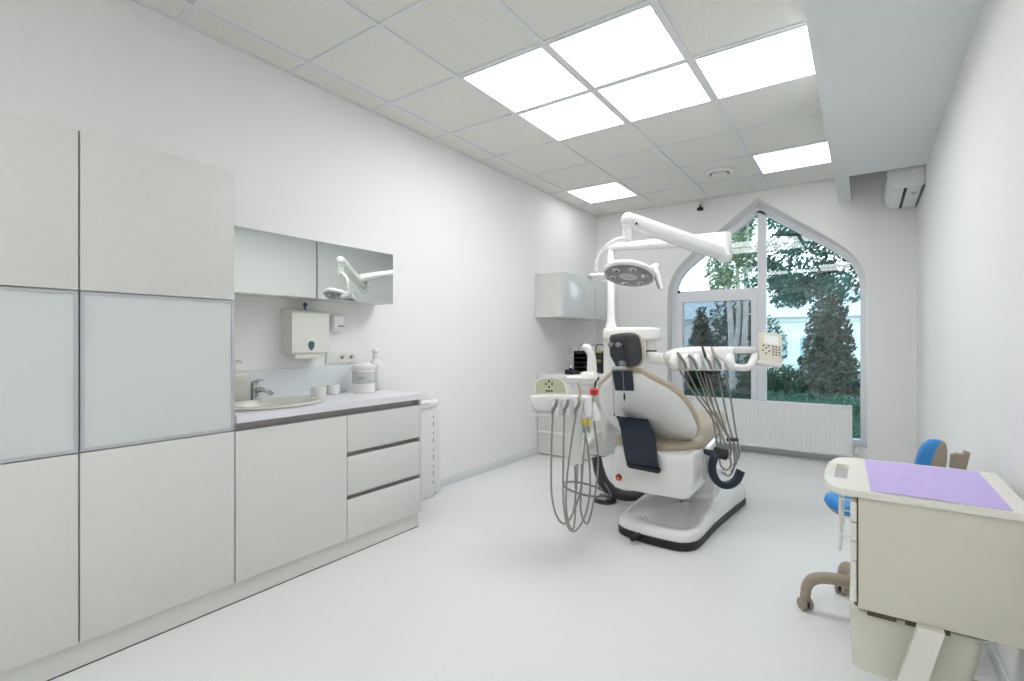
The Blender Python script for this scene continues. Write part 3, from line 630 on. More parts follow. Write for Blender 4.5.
hi = MB(); hi.prism(M['olive'], [(a * .86 - .011, b * .82 + .007) for a, b in hump], AP(.018, .045, .872) + f * .03, ax, (Zv + ay * .25), .002)
hi.build('olive_display', hbo)
em = MB(); eo = AP(-.067, .045, .872) + f * .033; uy_ = (Zv + ay * .25).normalized()
for da, db in ((0, .016), (0, -.016), (.018, 0), (-.018, 0)):
    em.prism(M['ink'], [(-.009, 0), (0, .007), (.009, 0), (0, -.007)] if db else [(-.007, 0), (0, .009), (.007, 0), (0, -.009)], eo + ax * da + uy_ * (.057 + db), ax, uy_, .001)
for i, w_ in enumerate((-.014, 0, .014)): em.prism(M['ink'], rrect(.011, .011, .003, 2), eo + ax * w_ + uy_ * .018, ax, uy_, .001)
em.build('emblem', hbo)
post = MB().loft(M['plastic'], [[AP(x, y_, z) for x, y_ in rrect(w_, w_, .02, 4, .075, .02)] for w_, z in ((.075, .48), (.088, .50), (.085, .60), (.08, .70), (.09, .78))])
post.loft(M['plastic'], [[AP(.075, .02, .50) + Vector((x, 0, z)) for x, z in rrect(.06, .06, .02, 3)], [Vector((-1.72, 3.62, .45)) + Vector((x, 0, z)) for x, z in rrect(.08, .08, .02, 3)]])
post.build('support_post', ac)
for i, (a, tall_) in enumerate(((-.040, 0), (.022, 0), (.085, 1), (.140, 0))):
    hm = MB(); hm.loft(M['gloss'], [[AP(a + x, -.075 + n, z) for x, n in rrect(w_, d2, .012, 3)] for w_, d2, z in ((.034, .03, .765), (.044, .045, .79), (.046, .05, .83), (.036, .04, .862))]).build('holder', ac, smooth=60)
    if i < 3:
        q = MB(); q.tube(M['midgrey'], [AP(a - .018, -.105, .775), AP(a - .014, -.10, .805), AP(a + .002, -.10, .835), AP(a + .006, -.095, .862)], [.006, .010, .010, .007], seg=10)
        if tall_: q.tube(M['tan'], [AP(a, -.095, .86), AP(a + .012, -.09, .90), AP(a - .002, -.088, .955)], [.008, .008, .004], seg=8)
        q.build('handpiece', ac)
co = MB().lathe(M['gloss'], [(.02, 0), (.036, .004), (.038, .035), (.018, .08), (.010, .105)], AP(.18, -.03, .735), seg=20); co.tube(M['plastic'], [AP(.16, .02, .80), AP(.185, -.02, .77)], .015, smooth=False, seg=10); co.build('suction_cap', ac)
for a in (.112, .138):
    MB().tube(M['yellow'], [AP(a, -.095, .755), AP(a + .002, -.095, .718)], [.010, .011], smooth=False, seg=12).tube(M['midgrey'], [AP(a + .002, -.095, .718), AP(a + .004, -.095, .68)], [.007, .006], smooth=False, seg=10).build('yellow_coupling', ac)
for pts in ([(-1.355, 2.322, 0.794), (-1.362, 2.318, 0.603), (-1.362, 2.318, 0.39), (-1.346, 2.329, 0.272), (-1.326, 2.367, 0.206), (-1.314, 2.424, 0.203), (-1.31, 2.476, 0.26), (-1.316, 2.521, 0.404), (-1.323, 2.54, 0.5)],
            [(-1.315, 2.375, 0.792), (-1.319, 2.372, 0.598), (-1.311, 2.353, 0.39), (-1.303, 2.359, 0.256), (-1.286, 2.383, 0.173), (-1.274, 2.44, 0.158), (-1.27, 2.528, 0.209), (-1.274, 2.599, 0.325), (-1.287, 2.614, 0.502), (-1.247, 2.471, 0.731)],
            [(-1.273, 2.428, 0.789), (-1.305, 2.431, 0.617), (-1.323, 2.418, 0.426), (-1.327, 2.415, 0.29), (-1.324, 2.442, 0.174), (-1.322, 2.492, 0.142), (-1.341, 2.552, 0.251), (-1.353, 2.568, 0.473)],
            [(-1.247, 2.495, 0.711), (-1.283, 2.543, 0.572), (-1.329, 2.609, 0.382), (-1.346, 2.622, 0.231), (-1.338, 2.639, 0.146), (-1.319, 2.665, 0.119), (-1.308, 2.709, 0.215), (-1.302, 2.75, 0.354), (-1.31, 2.781, 0.496), (-1.251, 2.603, 0.724)],
            [(-1.304, 2.553, 0.483), (-1.325, 2.588, 0.342), (-1.365, 2.584, 0.209), (-1.378, 2.526, 0.154)]):
    MB().tube(M['hose'], pts, .0056, seg=8).build('hose', ac)

# doctor's instrument tray
dt = thing('instrument_tray', 'white instrument delivery tray with keypad in front of the window', 'instrument tray', (-.83, 3.55, 1.0))
DO = Vector((-.83, 3.56, 0))
def DP(a, n, z): return DO + ax * a + ay * n + Vector((0, 0, z))
dl = [(-.335, .02), (-.33, -.05), (-.28, -.10), (-.16, -.12), (.02, -.12), (.10, -.10), (.10, .04), (.02, .10), (-.22, .10), (-.31, .07)]
DL = [(p.x, p.y) for p in catmull([(a, b, 0) for a, b in dl + dl[:1]], 3)[:-1]]
body = MB().loft(M['gloss'], [[DP(a * s + dx, b * s, z) for a, b in DL] for s, dx, z in ((.55, -.02, .985), (.80, .0, .992), (.92, 0, 1.02), (.98, 0, 1.06), (1.0, 0, 1.085), (.97, .0, 1.105), (.86, .02, 1.13), (.78, .03, 1.14), (.5, .03, 1.145))])
body.build('tray_body', dt, smooth=60)
MB().loft(M['gloss'], [[DP(x, y_, z) for x, y_ in rrect(w_, .17, .04, 4, cx_, .0)] for w_, cx_, z in ((.30, .09, 1.10), (.34, .10, 1.115), (.34, .10, 1.135), (.30, .09, 1.145))]).build('top_plate', dt, smooth=60)
MB().tube(M['gloss'], [DP(.04, -.13, 1.04), DP(.10, -.15, 1.01), DP(.17, -.15, 1.015), DP(.21, -.12, 1.05), DP(.25, -.06, 1.085), DP(.275, .0, 1.10), DP(.24, .04, 1.12)], [.02, .022, .024, .024, .024, .022, .02], seg=14).tube(M['gloss'], [DP(-.03, -.125, 1.10), DP(.0, -.135, 1.07), DP(.05, -.14, 1.03)], .022, seg=12).build('handle_loop', dt)
MB().obox(M['lampgrey'], DP(.185, -.02, 1.10), ax, ay, Zv, (.09, .10, .02), .01).build('inner_tray', dt)
for i, a in enumerate((-.31, -.235, -.16, -.085, -.015, .055)):
    hm = MB(); hm.loft(M['gloss'], [[DP(a + x + dx, -.125 + n + dn, z) for x, n in rrect(w_, d2, .014, 3)] for w_, d2, dx, dn, z in ((.03, .03, 0, -.02, .99), (.05, .05, 0, -.02, 1.01), (.056, .06, 0, 0, 1.05), (.05, .06, .006, .02, 1.09), (.03, .04, .01, .03, 1.105))]).build('holder', dt, smooth=60)
hs = [(-.27, .02, .020, 'midgrey'), (-.20, -.02, .0, 'midgrey'), (-.11, -.03, .06, 'darkgrey'), (-.05, -.03, .055, 'tan')]
for a, n, up_, m_ in hs:
    MB().tube(M['midgrey'], [DP(a + .03, -.17, 1.0), DP(a + .02, -.165, 1.04), DP(a, -.155, 1.075)], [.008, .011, .009], seg=10).tube(M[m_], [DP(a, -.155, 1.075), DP(a - .02, -.145, 1.09 + up_)], [.010, .007], smooth=False, seg=10).build('handpiece', dt)
# keypad
KC = DP(.362, -.03, 1.125); ku = (Zv * 1.0 + ax * .16 + ay * .35).normalized(); kx = ax; kx = (kx - ku * kx.dot(ku)).normalized(); kn = kx.cross(ku)
kp = MB(); kp.prism(M['keypad'], [(-.078, -.105), (.066, -.105), (.074, .098), (.066, .108), (-.060, .108), (-.068, .10)], KC, kx, ku, .03, .008, 3)
kpo = kp.build('keypad', dt)
MB().prism(M['lcd'], rrect(.098, .06, .004, 2, .0, .058), KC + kn * .03, kx, ku, .0015).build('screen', kpo)
kk = MB()
for a, b in [(-.050, .012), (-.018, .012), (-.034, -.006), (-.056, -.024), (-.014, -.024), (-.036, -.042)]: kk.prism(M['key'], rrect(.013, .011, .004, 2, a, b), KC + kn * .03, kx, ku, .002)
for c_ in range(3):
    for r_ in range(4): kk.prism(M['key'], rrect(.012, .011, .003, 2, .012 + c_ * .020, .012 - r_ * .019), KC + kn * .03, kx, ku, .002)
kk.build('keys', kpo)
MB().obox(M['gloss'], KC - ku * .108 + kn * .008 - kx * .01, kx, ku, kn, (.165, .028, .045), .012, 3).build('keypad_base', dt)
for pts in ([(-1.021, 3.434, 0.994), (-0.96, 3.477, 0.865), (-0.86, 3.546, 0.703), (-0.778, 3.579, 0.545), (-0.724, 3.592, 0.375), (-0.741, 3.556, 0.326), (-0.772, 3.522, 0.355), (-0.783, 3.515, 0.422)],
            [(-0.976, 3.465, 0.98), (-0.921, 3.528, 0.836), (-0.843, 3.583, 0.7), (-0.766, 3.612, 0.568), (-0.712, 3.625, 0.437), (-0.708, 3.604, 0.335), (-0.733, 3.574, 0.284), (-0.769, 3.537, 0.307)],
            [(-0.921, 3.479, 0.975), (-0.866, 3.518, 0.8), (-0.817, 3.527, 0.622), (-0.796, 3.518, 0.473)],
            [(-0.877, 3.51, 0.975), (-0.834, 3.516, 0.802), (-0.787, 3.536, 0.59), (-0.769, 3.537, 0.459)],
            [(-0.86, 3.546, 0.96), (-0.821, 3.598, 0.768), (-0.77, 3.633, 0.591), (-0.737, 3.657, 0.455), (-0.744, 3.627, 0.392), (-0.767, 3.587, 0.417)],
            [(-0.809, 3.606, 0.959), (-0.786, 3.647, 0.793), (-0.758, 3.666, 0.629), (-0.72, 3.668, 0.483), (-0.699, 3.658, 0.379), (-0.728, 3.614, 0.303)],
            [(-0.769, 3.658, 0.957), (-0.746, 3.699, 0.777), (-0.726, 3.713, 0.612), (-0.702, 3.705, 0.479), (-0.692, 3.688, 0.401), (-0.722, 3.643, 0.338)],
            [(-0.91, 3.536, 0.972), (-0.861, 3.606, 0.778), (-0.796, 3.664, 0.605), (-0.751, 3.695, 0.516)]):
    MB().tube(M['hose'], pts, .0062, seg=8).build('hose', dt)
MB().tube(M['darkgrey'], [(-0.755, 3.62, 0.514), (-0.694, 3.662, 0.514)], .012, smooth=False, seg=10).build('hose_clip', dt)

# ------------------------------------------------------------------ surgical lamp
L = thing('surgical_lamp', 'white surgical lamp on jointed arms with round grey face over the chair', 'lamp', (-1.594, 3.617, 1.28))
MB().lathe(M['gloss'], [(.047, 0), (.041, .023), (.031, .057), (.028, .11), (.028, .555), (.025, .56), (.025, .62), (.029, .625), (.029, .64)], (-1.594, 3.617, 1.277), seg=24).build('pole', L)
E1, E2 = Vector((-1.60, 3.615, 1.900)), Vector((-.76, 3.57, 1.87))
MB().tube(M['gloss'], [E1 + Vector((-.03, 0, .0)), E1 + Vector((.1, 0, .0)), E1.lerp(E2, .5), E2], [.027, .031, .038, .044], seg=18).build('horizontal_arm', L)
MB().tube(M['gloss'], [E2 + Vector((0, 0, .035)), E2 + Vector((0, 0, -.12))], .045, smooth=False, seg=20).ball(M['gloss'], E2 + Vector((0, 0, -.12)), .05).box(M['midgrey'], E2.x - .075, E2.x - .04, E2.y - .05, E2.y - .015, E2.z - .075, E2.z - .045, .006).build('elbow', L)
E3 = Vector((-1.19, 2.96, 1.93)); E2b = E2 + Vector((-.02, -.03, -.10))
dv = (E3 - E2b); sd = Vector((0, 0, 1)).cross(dv).normalized(); un = dv.cross(sd).normalized()
def srr(p, w_, h_): return [p + sd * a + un * b for a, b in rrect(w_, h_, min(w_, h_) * .42, 4)]
MB().loft(M['gloss'], [srr(E2b - dv * .02, .07, .075), srr(E2b + dv * .02, .085, .10), srr(E2b.lerp(E3, .5), .085, .10), srr(E3 - dv * .04, .08, .09), srr(E3 + dv * .02, .06, .07)]).build('spring_arm', L, smooth=60)
MB().ball(M['gloss'], E3, .046).tube(M['gloss'], [E3, E3 + Vector((-.005, 0, -.05))], .034, smooth=False, seg=18).tube(M['gloss'], [E3 + Vector((-.005, 0, -.05)), E3 + Vector((-.005, 0, -.13))], .029, smooth=False, seg=18).lathe(M['darkgrey'], [(.001, .0), (.008, 0), (.008, .004), (.001, .004)], E3 + Vector((.052, .0, -.03)), axis=(.57, -.82, 0), seg=10).build('knuckle', L)

LC = Vector((-1.186, 2.953, 1.581)); LN = Vector((-0.0091, -0.3585, -0.9335)).normalized(); LX = Vector((0.9116, 0.3808, -0.1551)).normalized()
LX = (LX - LN * LX.dot(LN)).normalized(); LY = LN.cross(LX)
MB().lathe(M['gloss'], [(.150, .0), (.158, -.004), (.160, -.02), (.150, -.036), (.10, -.052), (.04, -.062), (.002, -.063)], LC, axis=LN, seg=48, ux=LX).build('lamp_shell', L, smooth=60)
face = MB().lathe(M['lampgrey'], [(.002, .003), (.10, .003), (.148, .0), (.150, -.004), (.002, -.004)], LC, axis=LN, seg=48, ux=LX).build('lamp_face', L, smooth=60)
MB().lathe(M['label'], [(.002, .007), (.046, .007), (.050, .004), (.050, .002)], LC, axis=LN, seg=36, ux=LX, sx=1.15, sy=.85).build('centre_cover', face)
MB().prism(M['midgrey'], rrect(.044, .006, .002, 2), LC + LN * .0072, LX, LY, .0006).build('brand_strip', face)
for k_ in range(6):
    a_ = 2 * PI * k_ / 6 + .35; c_ = LC + (LX * math.cos(a_) + LY * math.sin(a_)) * .103
    MB().lathe(M['lens'], [(.024, .002), (.024, .006), (.019, .009), (.002, .011)], c_, axis=LN, seg=22).lathe(M['darkgrey'], [(.002, .0112), (.010, .0108), (.010, .010), (.002, .010)], c_ + (LX * .004 + LY * .004), axis=LN, seg=14).build('led_lens', face)
MB().tube(M['gloss'], [(-1.193, 2.948, 1.812), (-1.252, 2.931, 1.81), (-1.321, 2.92, 1.772), (-1.37, 2.909, 1.706), (-1.385, 2.905, 1.619)], [.015, .013, .012, .012, .013], seg=12).build('yoke_arm', L)
MB().tube(M['gloss'], [(-1.408, 2.895, 1.588), (-1.308, 2.892, 1.586)], .022, smooth=False, seg=18).tube(M['label'], [(-1.418, 2.894, 1.588), (-1.391, 2.895, 1.586)], .0225, smooth=False, seg=18).build('yoke_joint', L)
MB().tube(M['gloss'], [(-1.077, 3.029, 1.621), (-1.047, 3.05, 1.645), (-1.035, 3.034, 1.63)], [.02, .018, .016], seg=12).tube(M['gloss'], [(-1.037, 3.02, 1.635), (-1.008, 2.991, 1.551), (-0.986, 2.97, 1.487)], [.014, .012, .011], seg=12).tube(M['midgrey'], [(-1.046, 3.002, 1.597), (-1.001, 2.96, 1.496)], .005, smooth=False, seg=8).build('grip_handle', L)

# small things round the chair
t = thing('hanging_ball', 'red ball charm with black strap hanging at the left shoulder of the chair', 'charm', (-1.375, 2.76, .88))
MB().ball(M['red'], (-1.345, 2.80, .872), .029, 18, (1.05, .6, .9)).lathe(M['black'], [(.001, .0), (.008, 0), (.006, .004), (.001, .004)], (-1.337, 2.783, .875), axis=(.4, -1, .05), seg=12).build('ball', t)
MB().band(M['black'], [(-1.345, 2.81, .892), (-1.343, 2.82, .93), (-1.332, 2.84, .955), (-1.345, 2.865, .958)], .012, .003, (.8, .5, 0)).build('strap', t)

t = thing('foot_control', 'round grey foot pedal with steel ring on the floor left of the chair base', 'foot pedal', (-1.6, 3.42, 0))
MB().lathe(M['darkgrey'], [(.08, 0), (.085, .004), (.083, .018), (.07, .026), (.03, .03), (.001, .03)], (-1.56, 3.43, 0), seg=28).box(M['label'], -1.60, -1.53, 3.37, 3.41, .02, .038, .004).build('pedal', t)
MB().loft(M['midgrey'], [[(-1.735 + (.155 + .008 * math.cos(a)) * math.cos(b_), 3.44 + (.155 + .008 * math.cos(a)) * math.sin(b_), .06 + .03 * math.cos(b_ + 2.6) + .008 * math.sin(a)) for a in [2 * PI * i / 8 for i in range(8)]] for b_ in [2 * PI * j / 40 for j in range(41)]], cap=False).tube(M['midgrey'], [(-1.60, 3.44, .04), (-1.56, 3.43, .035)], .012, smooth=False, seg=8).tube(M['midgrey'], [(-1.52, 3.40, .02), (-1.47, 3.33, .09), (-1.50, 3.30, .17)], .006, seg=8).build('steel_ring', t)

# ------------------------------------------------------------------ cream cart on the right
ct = thing('instrument_cart', 'cream instrument cart with side handle and drawers against the right wall', 'cart', (.17, 2.06, 0))
MB().box(M['cart'], -.012, .355, 1.82, 2.28, .386, .719, .004).build('body', ct)
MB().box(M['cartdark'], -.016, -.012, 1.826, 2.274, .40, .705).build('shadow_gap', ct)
for k_ in range(4):
    z0, hh = ((.402, .120), (.525, .055), (.583, .055), (.641, .060))[k_]
    d = MB().box(M['cartlight'], -.032, -.016, 1.822, 2.278, z0, z0 + hh, .003).build('drawer', ct)
    if k_ > 0:
        MB().tube(M['metalwhite'], [(-.030, 1.90, z0 + .045), (-.06, 1.90, z0 + .045), (-.06, 1.90, z0 - .002), (-.06, 2.18, z0 - .002), (-.06, 2.18, z0 + .045), (-.030, 2.18, z0 + .045)], .0045, smooth=False, seg=8).tube(M['metalwhite'], [(-.06, 1.90, z0 + .045), (-.06, 2.18, z0 + .045)], .0045, smooth=False, seg=8).build('handle', d)
tp = [(.365, 1.808), (.365, 2.315), (-.02, 2.315), (-.06, 2.30), (-.085, 2.265), (-.104, 2.17), (-.107, 2.05), (-.104, 1.94), (-.09, 1.86), (-.068, 1.82), (-.035, 1.808)]
hole = rrect(.036, .22, .012, 4, -.060, 2.06)
tb = bmesh.new()
def lq(L_, z):
    vs = [tb.verts.new((a, b_, z)) for a, b_ in L_]
    return [tb.edges.new((vs[i], vs[(i + 1) % len(vs)])) for i in range(len(vs))]
TP = [(p.x, p.y) for p in catmull([(a, b_, 0) for a, b_ in tp[2:]], 3)]
e = lq([tp[0], tp[1]] + TP, .72) + lq(hole, .72)
bmesh.ops.triangle_fill(tb, edges=e, use_beauty=True)
ex = bmesh.ops.extrude_face_region(tb, geom=list(tb.faces))
for v in [g_ for g_ in ex['geom'] if isinstance(g_, bmesh.types.BMVert)]: v.co.z += .020
MB().add(tb, M['cartlight'], .004).build('top_tray', ct, smooth=30)
for yy, q in ((1.812, 0), (2.255, .06)):
    lgm = MB(); lgm.prism(M['cartlight'], [(.125 + q, .386), (.183 + q, .386), (.10 + q, .05), (.04 + q, .05)], (0, yy + .015, 0), (1, 0, 0), (0, 0, 1), .03, .004)
    lgm.box(M['cartlight'], .03 + q, .32, yy - .015, yy + .015, .035, .065, .006); lgm.build('leg', ct)
    for xx in (.05 + q, .30):
        MB().lathe(M['taupe'], [(.001, -.012), (.018, -.012), (.018, .012), (.001, .012)], (xx, yy, .0185), axis=(0, 1, 0), seg=16).build('castor', ct)
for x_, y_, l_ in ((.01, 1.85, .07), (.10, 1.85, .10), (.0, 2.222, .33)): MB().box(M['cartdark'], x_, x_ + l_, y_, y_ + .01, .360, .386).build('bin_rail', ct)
def br(x0, x1, y0, y1, z, r=.03): return [(x, y_, z) for x, y_ in rrect(x1 - x0, y1 - y0, r, 5, (x0 + x1) / 2, (y0 + y1) / 2)]
bn = MB().loft(M['binplastic'], [br(-.029, .24, 1.872, 2.20, .178), br(-.033, .278, 1.868, 2.208, .355), br(-.037, .288, 1.862, 2.218, .357), br(-.037, .288, 1.862, 2.218, .364), br(-.024, .274, 1.875, 2.204, .364), br(-.026, .237, 1.875, 2.197, .182)])
tag(bn.build('storage_bin', smooth=60), 'milky translucent plastic bin hung beneath the cream cart', 'bin')

# lilac napkin, gently creased sheet
nb = bmesh.new(); nx, ny = 26, 22; G = []
c00, c10, c11, c01 = Vector((.018, 1.822)), Vector((.32, 1.818)), Vector((.318, 2.295)), Vector((.004, 2.29))
for i in range(nx + 1):
    row = []
    for j in range(ny + 1):
        a, b_ = i / nx, j / ny
        p = c00.lerp(c10, a).lerp(c01.lerp(c11, a), b_)
        z = .7418 + .0012 * (1 + math.sin(b_ * 23 + math.sin(a * 5) * 1.5)) * .6 + .0022 * math.exp(-((a - .5) / .02) ** 2) + .0022 * math.exp(-((b_ - .5) / .025) ** 2)
        row.append(nb.verts.new((p.x, p.y, z)))
    G.append(row)
for i in range(nx):
    for j in range(ny): nb.faces.new((G[i][j], G[i + 1][j], G[i + 1][j + 1], G[i][j + 1]))
for f_ in nb.faces: f_.normal_update()
ex = bmesh.ops.extrude_face_region(nb, geom=list(nb.faces))
for v in [g_ for g_ in ex['geom'] if isinstance(g_, bmesh.types.BMVert)]: v.co.z -= .0012
tag(MB().add(nb, M['lilac']).build('napkin', smooth=60), 'lilac paper napkin spread over the top of the cream cart', 'napkin')

# ------------------------------------------------------------------ stool behind the cart
st = thing('stool', 'blue upholstered rolling stool on taupe base behind the cream cart', 'stool', (.06, 2.72, 0))
sx, sy = .03, 2.60
MB().lathe(M['blue'], [(.001, .462), (.14, .462), (.162, .472), (.172, .487), (.166, .508), (.145, .522), (.08, .527), (.001, .527)], (sx, sy, 0), seg=40).build('seat', st, smooth=60)
MB().lathe(M['taupe'], [(.001, .450), (.12, .450), (.15, .457), (.162, .47), (.001, .47)], (sx, sy, 0), seg=36).build('seat_pan', st, smooth=60)
MB().lathe(M['taupe'], [(.055, .15), (.05, .19), (.03, .21), (.03, .30), (.022, .305), (.022, .41)], (sx, sy, 0), seg=20).build('gas_column', st)
for k_ in range(5):
    a_ = math.radians(189 + 72 * k_); dx_, dy_ = math.cos(a_), math.sin(a_)
    q_ = lambda r_, z: (sx + dx_ * r_, sy + dy_ * r_, z)
    lg = MB().tube(M['taupe'], [q_(.0, .155), q_(.10, .155), q_(.17, .152), q_(.215, .135), q_(.237, .10), q_(.241, .065)], [.03, .026, .024, .024, .022, .020], seg=12).build('leg', st, smooth=60)
    cx_, cy_ = sx + dx_ * .243, sy + dy_ * .243; wx = Vector((-dy_ * .6 + dx_ * .8, dx_ * .6 + dy_ * .8, 0)).normalized()
    cm = MB()
    for s_ in (-1, 1): cm.lathe(M['taupe'], [(.001, -.007), (.024, -.007), (.026, -.004), (.026, .004), (.024, .007), (.001, .007)], Vector((cx_, cy_, .026)) + wx * .016 * s_, axis=wx, seg=20)
    cm.lathe(M['black'], [(.001, -.006), (.020, -.006), (.020, .006), (.001, .006)], (cx_, cy_, .028), axis=wx, seg=16).lathe(M['taupe'], [(.016, .03), (.02, .05), (.02, .07), (.001, .072)], (cx_, cy_, 0), seg=14)
    cm.build('castor', lg)
# backrest: blue pad facing left, taupe shell behind it
pad = [(-.115, -.10), (-.06, -.115), (.06, -.115), (.115, -.10), (.13, -.04), (.128, .03), (.10, .085), (.05, .11), (0, .115), (-.05, .11), (-.10, .085), (-.128, .03), (-.13, -.04)]
PD = [(p.x, p.y) for p in catmull([(a, b_, 0) for a, b_ in pad + pad[:1]], 3)[:-1]]
pc = Vector((.240, 2.66, .668)); px_ = Vector((0, 1, 0)); pu = Vector((.18, 0, 1)).normalized(); pn = Vector((-1, 0, .18)).normalized()
def pr_(s_, o_): return [pc + px_ * a * .28 * s_ + pu * b_ * s_ + pn * (o_ + 1.2 * (a * s_) ** 2) for a, b_ in PD]
MB().loft(M['blue'], [pr_(1, .0), pr_(1, .018), pr_(.95, .036), pr_(.82, .05), pr_(.55, .058), pr_(.2, .06)]).build('backrest', st, smooth=60)
MB().loft(M['taupe'], [pr_(1, .0), pr_(.99, -.008), pr_(.9, -.016), pr_(.7, -.024), pr_(.35, -.030), pr_(.1, -.031)]).build('backrest_shell', st, smooth=60)
MB().tube(M['taupe'], [(sx + .03, sy, .41), (.20, sy + .03, .40), (.27, sy + .06, .45), (.285, sy + .06, .55), (.28, sy + .06, .63)], [.02, .02, .02, .018, .016], seg=10).build('back_bracket', st)
MB().prism(M['taupe'], [(-.02, -.08), (.02, -.08), (.045, .055), (.03, .06), (.022, .045), (.008, .048), (-.012, .040)], (.302, 2.70, .685), (1, 0, 0), (0, 0, 1), .04, .004).build('tilt_lever', st)

# ------------------------------------------------------------------ outside
g = MB().box(M['soil'], -60, 40, 6.3, 90, -.75, -.55); struct(g.build('ground', smooth=0), 'dim garden ground outside the window', 'ground')
def leafcloud(m, blobs, n, size, rnd, up=.3):
    """blobs: (centre, radii); n leaves spread in shells of the blobs"""
    b = bmesh.new(); tot = sum(r[0] * r[1] * r[2] for c_, r in blobs)
    for c_, r in blobs:
        for _ in range(int(n * r[0] * r[1] * r[2] / tot)):
            while True:
                d = Vector((rnd.uniform(-1, 1), rnd.uniform(-1, 1), rnd.uniform(-1, 1)))
                if .25 < d.length < 1: break
            p = Vector(c_) + Vector((d.x * r[0], d.y * r[1], d.z * r[2]))
            a = Vector((rnd.gauss(0, 1), rnd.gauss(0, 1), rnd.gauss(0, 1))).normalized(); q = a.orthogonal().normalized(); w = a.cross(q)
            s = size * rnd.uniform(.6, 1.4)
            vs = [b.verts.new(p + q * s), b.verts.new(p + w * s * .45), b.verts.new(p - q * s), b.verts.new(p - w * s * .45)]
            b.faces.new(vs)
    return b
def tree(name, label, x, y, trunk, blobs, lm, bm_, n, size, seed, tr=.12, cat='tree', group='trees outside the window'):
    rnd = random.Random(seed)
    t = thing(name, label, cat, (x, y, -.55), group)
    tk = MB()
    for pts, r0, r1 in trunk: tk.tube(M[bm_], pts, [r0, r1], seg=8)
    tk.build('trunk', t)
    c_ = MB(); c_.add(leafcloud(M[lm], blobs, n, size, rnd), M[lm], recalc=False); c_.build('foliage', t, smooth=0)
    return t
rnd = random.Random(3)
# pale poplar with light trunks
bl = [((-3.55 + rnd.uniform(-.45, .75), 17 + rnd.uniform(-.6, .6), z), (.35, .5, .55)) for z in [2.9 + .16 * i for i in range(34)]]
tree('poplar_tree', 'tall pale green tree with light trunks behind the left window panes', -3.3, 17, [([(-3.35, 17, -.6), (-3.45, 17, 2), (-3.75, 17, 6.0)], .13, .04), ([(-3.2, 17.1, -.6), (-3.0, 17, 2), (-2.95, 17, 6.2)], .12, .04), ([(-3.4, 17, .2), (-3.2, 17, 2.2), (-3.4, 17, 6.5)], .10, .03)], bl, 'leafpale', 'bark', 8000, .07, 11)
# dark broadleaf crown whose branches cross the right pane
bl = []
for i in range(170):
    xx = rnd.uniform(-1.75, .9); bl.append(((xx, 11.2 + rnd.uniform(-.7, .7), rnd.uniform(2.1, 5.3) + .12 * xx), (rnd.uniform(.16, .34), .3, rnd.uniform(.10, .24))))
tree('broadleaf_tree', 'leafy dark tree spreading its crown across the upper right pane', 1.6, 11.4, [([(1.6, 11.4, -.6), (1.4, 11.4, 1.8), (.4, 11.3, 3.3), (-.9, 11.6, 4.2)], .10, .03), ([(1.1, 11.4, 2.6), (-.4, 11.3, 3.1), (-1.5, 11.2, 3.3)], .08, .02), ([(.6, 11.3, 3.1), (-.6, 11.2, 3.9), (-1.7, 11.4, 4.7)], .07, .02), ([(1.3, 11.4, 2.0), (.5, 11.3, 2.5), (-.5, 11.2, 2.6)], .05, .02)], bl, 'leafdark', 'barkdark', 26000, .045, 12)
# conifers
def cone_blobs(x, y, z0, z1, r): return [((x, y, z0 + (z1 - z0) * k / 9), (r * (1 - .8 * k / 9), r * (1 - .8 * k / 9), (z1 - z0) / 9 * .9)) for k in range(10)]
tree('conifer_tree', 'big dark conifer at the right edge of the window', -.62, 12.9, [([(-.62, 12.9, -.6), (-.62, 12.9, 2.6)], .12, .04)], cone_blobs(-.62, 12.9, -.4, 2.9, .8), 'leafconifer', 'barkdark', 12000, .055, 13)
tree('conifer_tree', 'dark pointed conifer behind the opening sash of the window', -3.7, 14.5, [([(-3.7, 14.5, -.6), (-3.7, 14.5, 2.0)], .10, .03)], cone_blobs(-3.7, 14.5, -.4, 1.95, .72), 'leafconifer', 'barkdark', 9000, .06, 14)
tree('broadleaf_tree', 'dim leafy tree between the light trunks in the lower left pane', -3.0, 18.5, [([(-3.3, 18.5, -.6), (-3.3, 18.5, 2.0)], .1, .04)], [((-3.3, 18.5, 1.0), (1.3, .8, 1.3)), ((-3.6, 18.5, 2.0), (.9, .6, .7))], 'leafdark', 'barkdark', 5000, .065, 16)
rh = random.Random(5)
hg = MB(); hg.box(M['hedge'], -9, 2.5, 9.6, 10.2, -.55, .18)
bb = bmesh.new()
for _ in range(9000):
    p = Vector((rh.uniform(-9, 2.5), 9.9, 0)); side = rh.random()
    if side < .6: p.y = 9.58 + rh.uniform(-.05, .03); p.z = rh.uniform(-.55, .22)
    else: p.y = rh.uniform(9.55, 10.2); p.z = .2 + rh.uniform(-.02, .07)
    a = Vector((rh.gauss(0, 1), rh.gauss(0, 1), rh.gauss(0, 1))).normalized(); q = a.orthogonal().normalized(); w = a.cross(q); s = .04
    bb.faces.new([bb.verts.new(p + q * s), bb.verts.new(p + w * s * .5), bb.verts.new(p - q * s), bb.verts.new(p - w * s * .5)])
hg.add(bb, M['hedge'], recalc=False)
tag(hg.build('hedge', smooth=0), 'dark green clipped hedge along the bottom of the window view', 'hedge')
tree('shrub', 'small bright green shrub under the white house', -1.9, 14.2, [([(-1.9, 14.2, -.6), (-1.9, 14.2, .2)], .05, .02)], [((-2.1, 14.2, .0), (.5, .4, .45)), ((-1.6, 14.2, .1), (.5, .4, .5)), ((-2.5, 14.2, .15), (.25, .3, .6))], 'hedge', 'barkdark', 4000, .05, 15, cat='shrub')
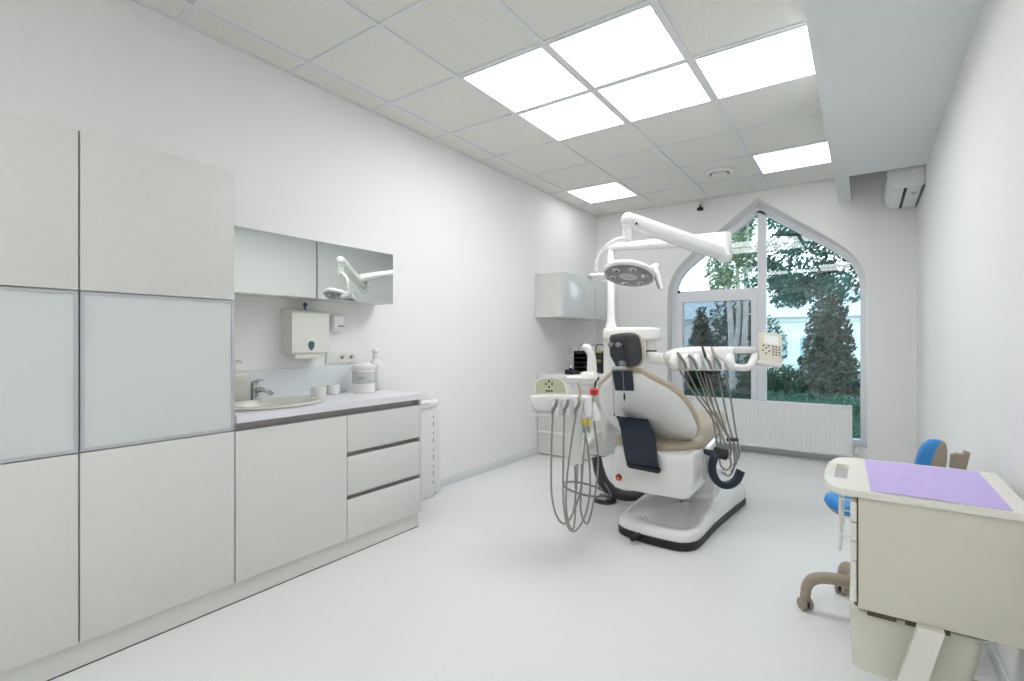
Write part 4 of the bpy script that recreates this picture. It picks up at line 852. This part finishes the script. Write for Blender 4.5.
# white house with arched windows
hb = thing('house', 'white house with arched windows and pale blue roof beyond the trees', 'house', (-3.5, 25, -.55))
MB().box(M['stucco'], -9.5, 1.0, 25, 32, -.55, 2.15).box(M['stucco'], -9.6, 1.1, 24.9, 25, 2.0, 2.2).box(M['stucco'], -9.5, 1.0, 24.93, 25, .15, .28).build('wall', hb)
MB().prism(M['rooftile'], [(24.7, 2.2), (32.3, 2.2), (28.5, 3.5)], (-9.8, 0, 0), (0, 1, 0), (0, 0, 1), 11.2).build('roof', hb)
for k_ in range(8):
    xx = -8.65 + k_ * .95
    ar_ = [(xx - .24, .35), (xx + .24, .35), (xx + .24, 1.15)] + [(xx + .24 * math.cos(PI * j / 8), 1.15 + .24 * math.sin(PI * j / 8)) for j in range(1, 8)] + [(xx - .24, 1.15)]
    w_ = MB().prism(M['housewin'], ar_, (0, 24.99, 0), (1, 0, 0), (0, 0, 1), .03).build('arched_window', hb)
    MB().ring(M['stucco'], [(xx + (a - xx) * 1.18, .30 + (b_ - .35) * 1.1) for a, b_ in ar_], ar_, (0, 24.99, 0), (1, 0, 0), (0, 0, 1), .08).build('window_surround', w_)

# ------------------------------------------------------------------ daylight
w = bpy.data.worlds.new('sky'); S.world = w; w.use_nodes = True
nt = w.node_tree; bg = nt.nodes['Background']
tcn = nt.nodes.new('ShaderNodeTexCoord'); sep = nt.nodes.new('ShaderNodeSeparateXYZ'); rp = nt.nodes.new('ShaderNodeValToRGB')
nt.links.new(tcn.outputs['Generated'], sep.inputs[0]); nt.links.new(sep.outputs['Z'], rp.inputs['Fac'])
rp.color_ramp.elements[0].position = 0; rp.color_ramp.elements[0].color = (.93, .98, 1.0, 1)
rp.color_ramp.elements[1].position = .6; rp.color_ramp.elements[1].color = (.66, .84, 1.0, 1)
nt.links.new(rp.outputs['Color'], bg.inputs['Color']); bg.inputs['Strength'].default_value = 3.6

# ------------------------------------------------------------------ camera
cd = bpy.data.cameras.new('camera'); cam = bpy.data.objects.new('camera', cd); COL.objects.link(cam)
cam.location = (0, 0, 1.185); cam.rotation_euler = (PI / 2, 0, .6095)
cd.sensor_fit = 'HORIZONTAL'; cd.sensor_width = 36; cd.lens = 36 * 503 / 1024; cd.clip_start = .02; cd.clip_end = 300
S.camera = cam
S.view_settings.view_transform = 'Standard'; S.view_settings.look = 'None'
S.view_settings.gamma = 1; S.view_settings.use_curve_mapping = False
S.view_settings.exposure = 0.09
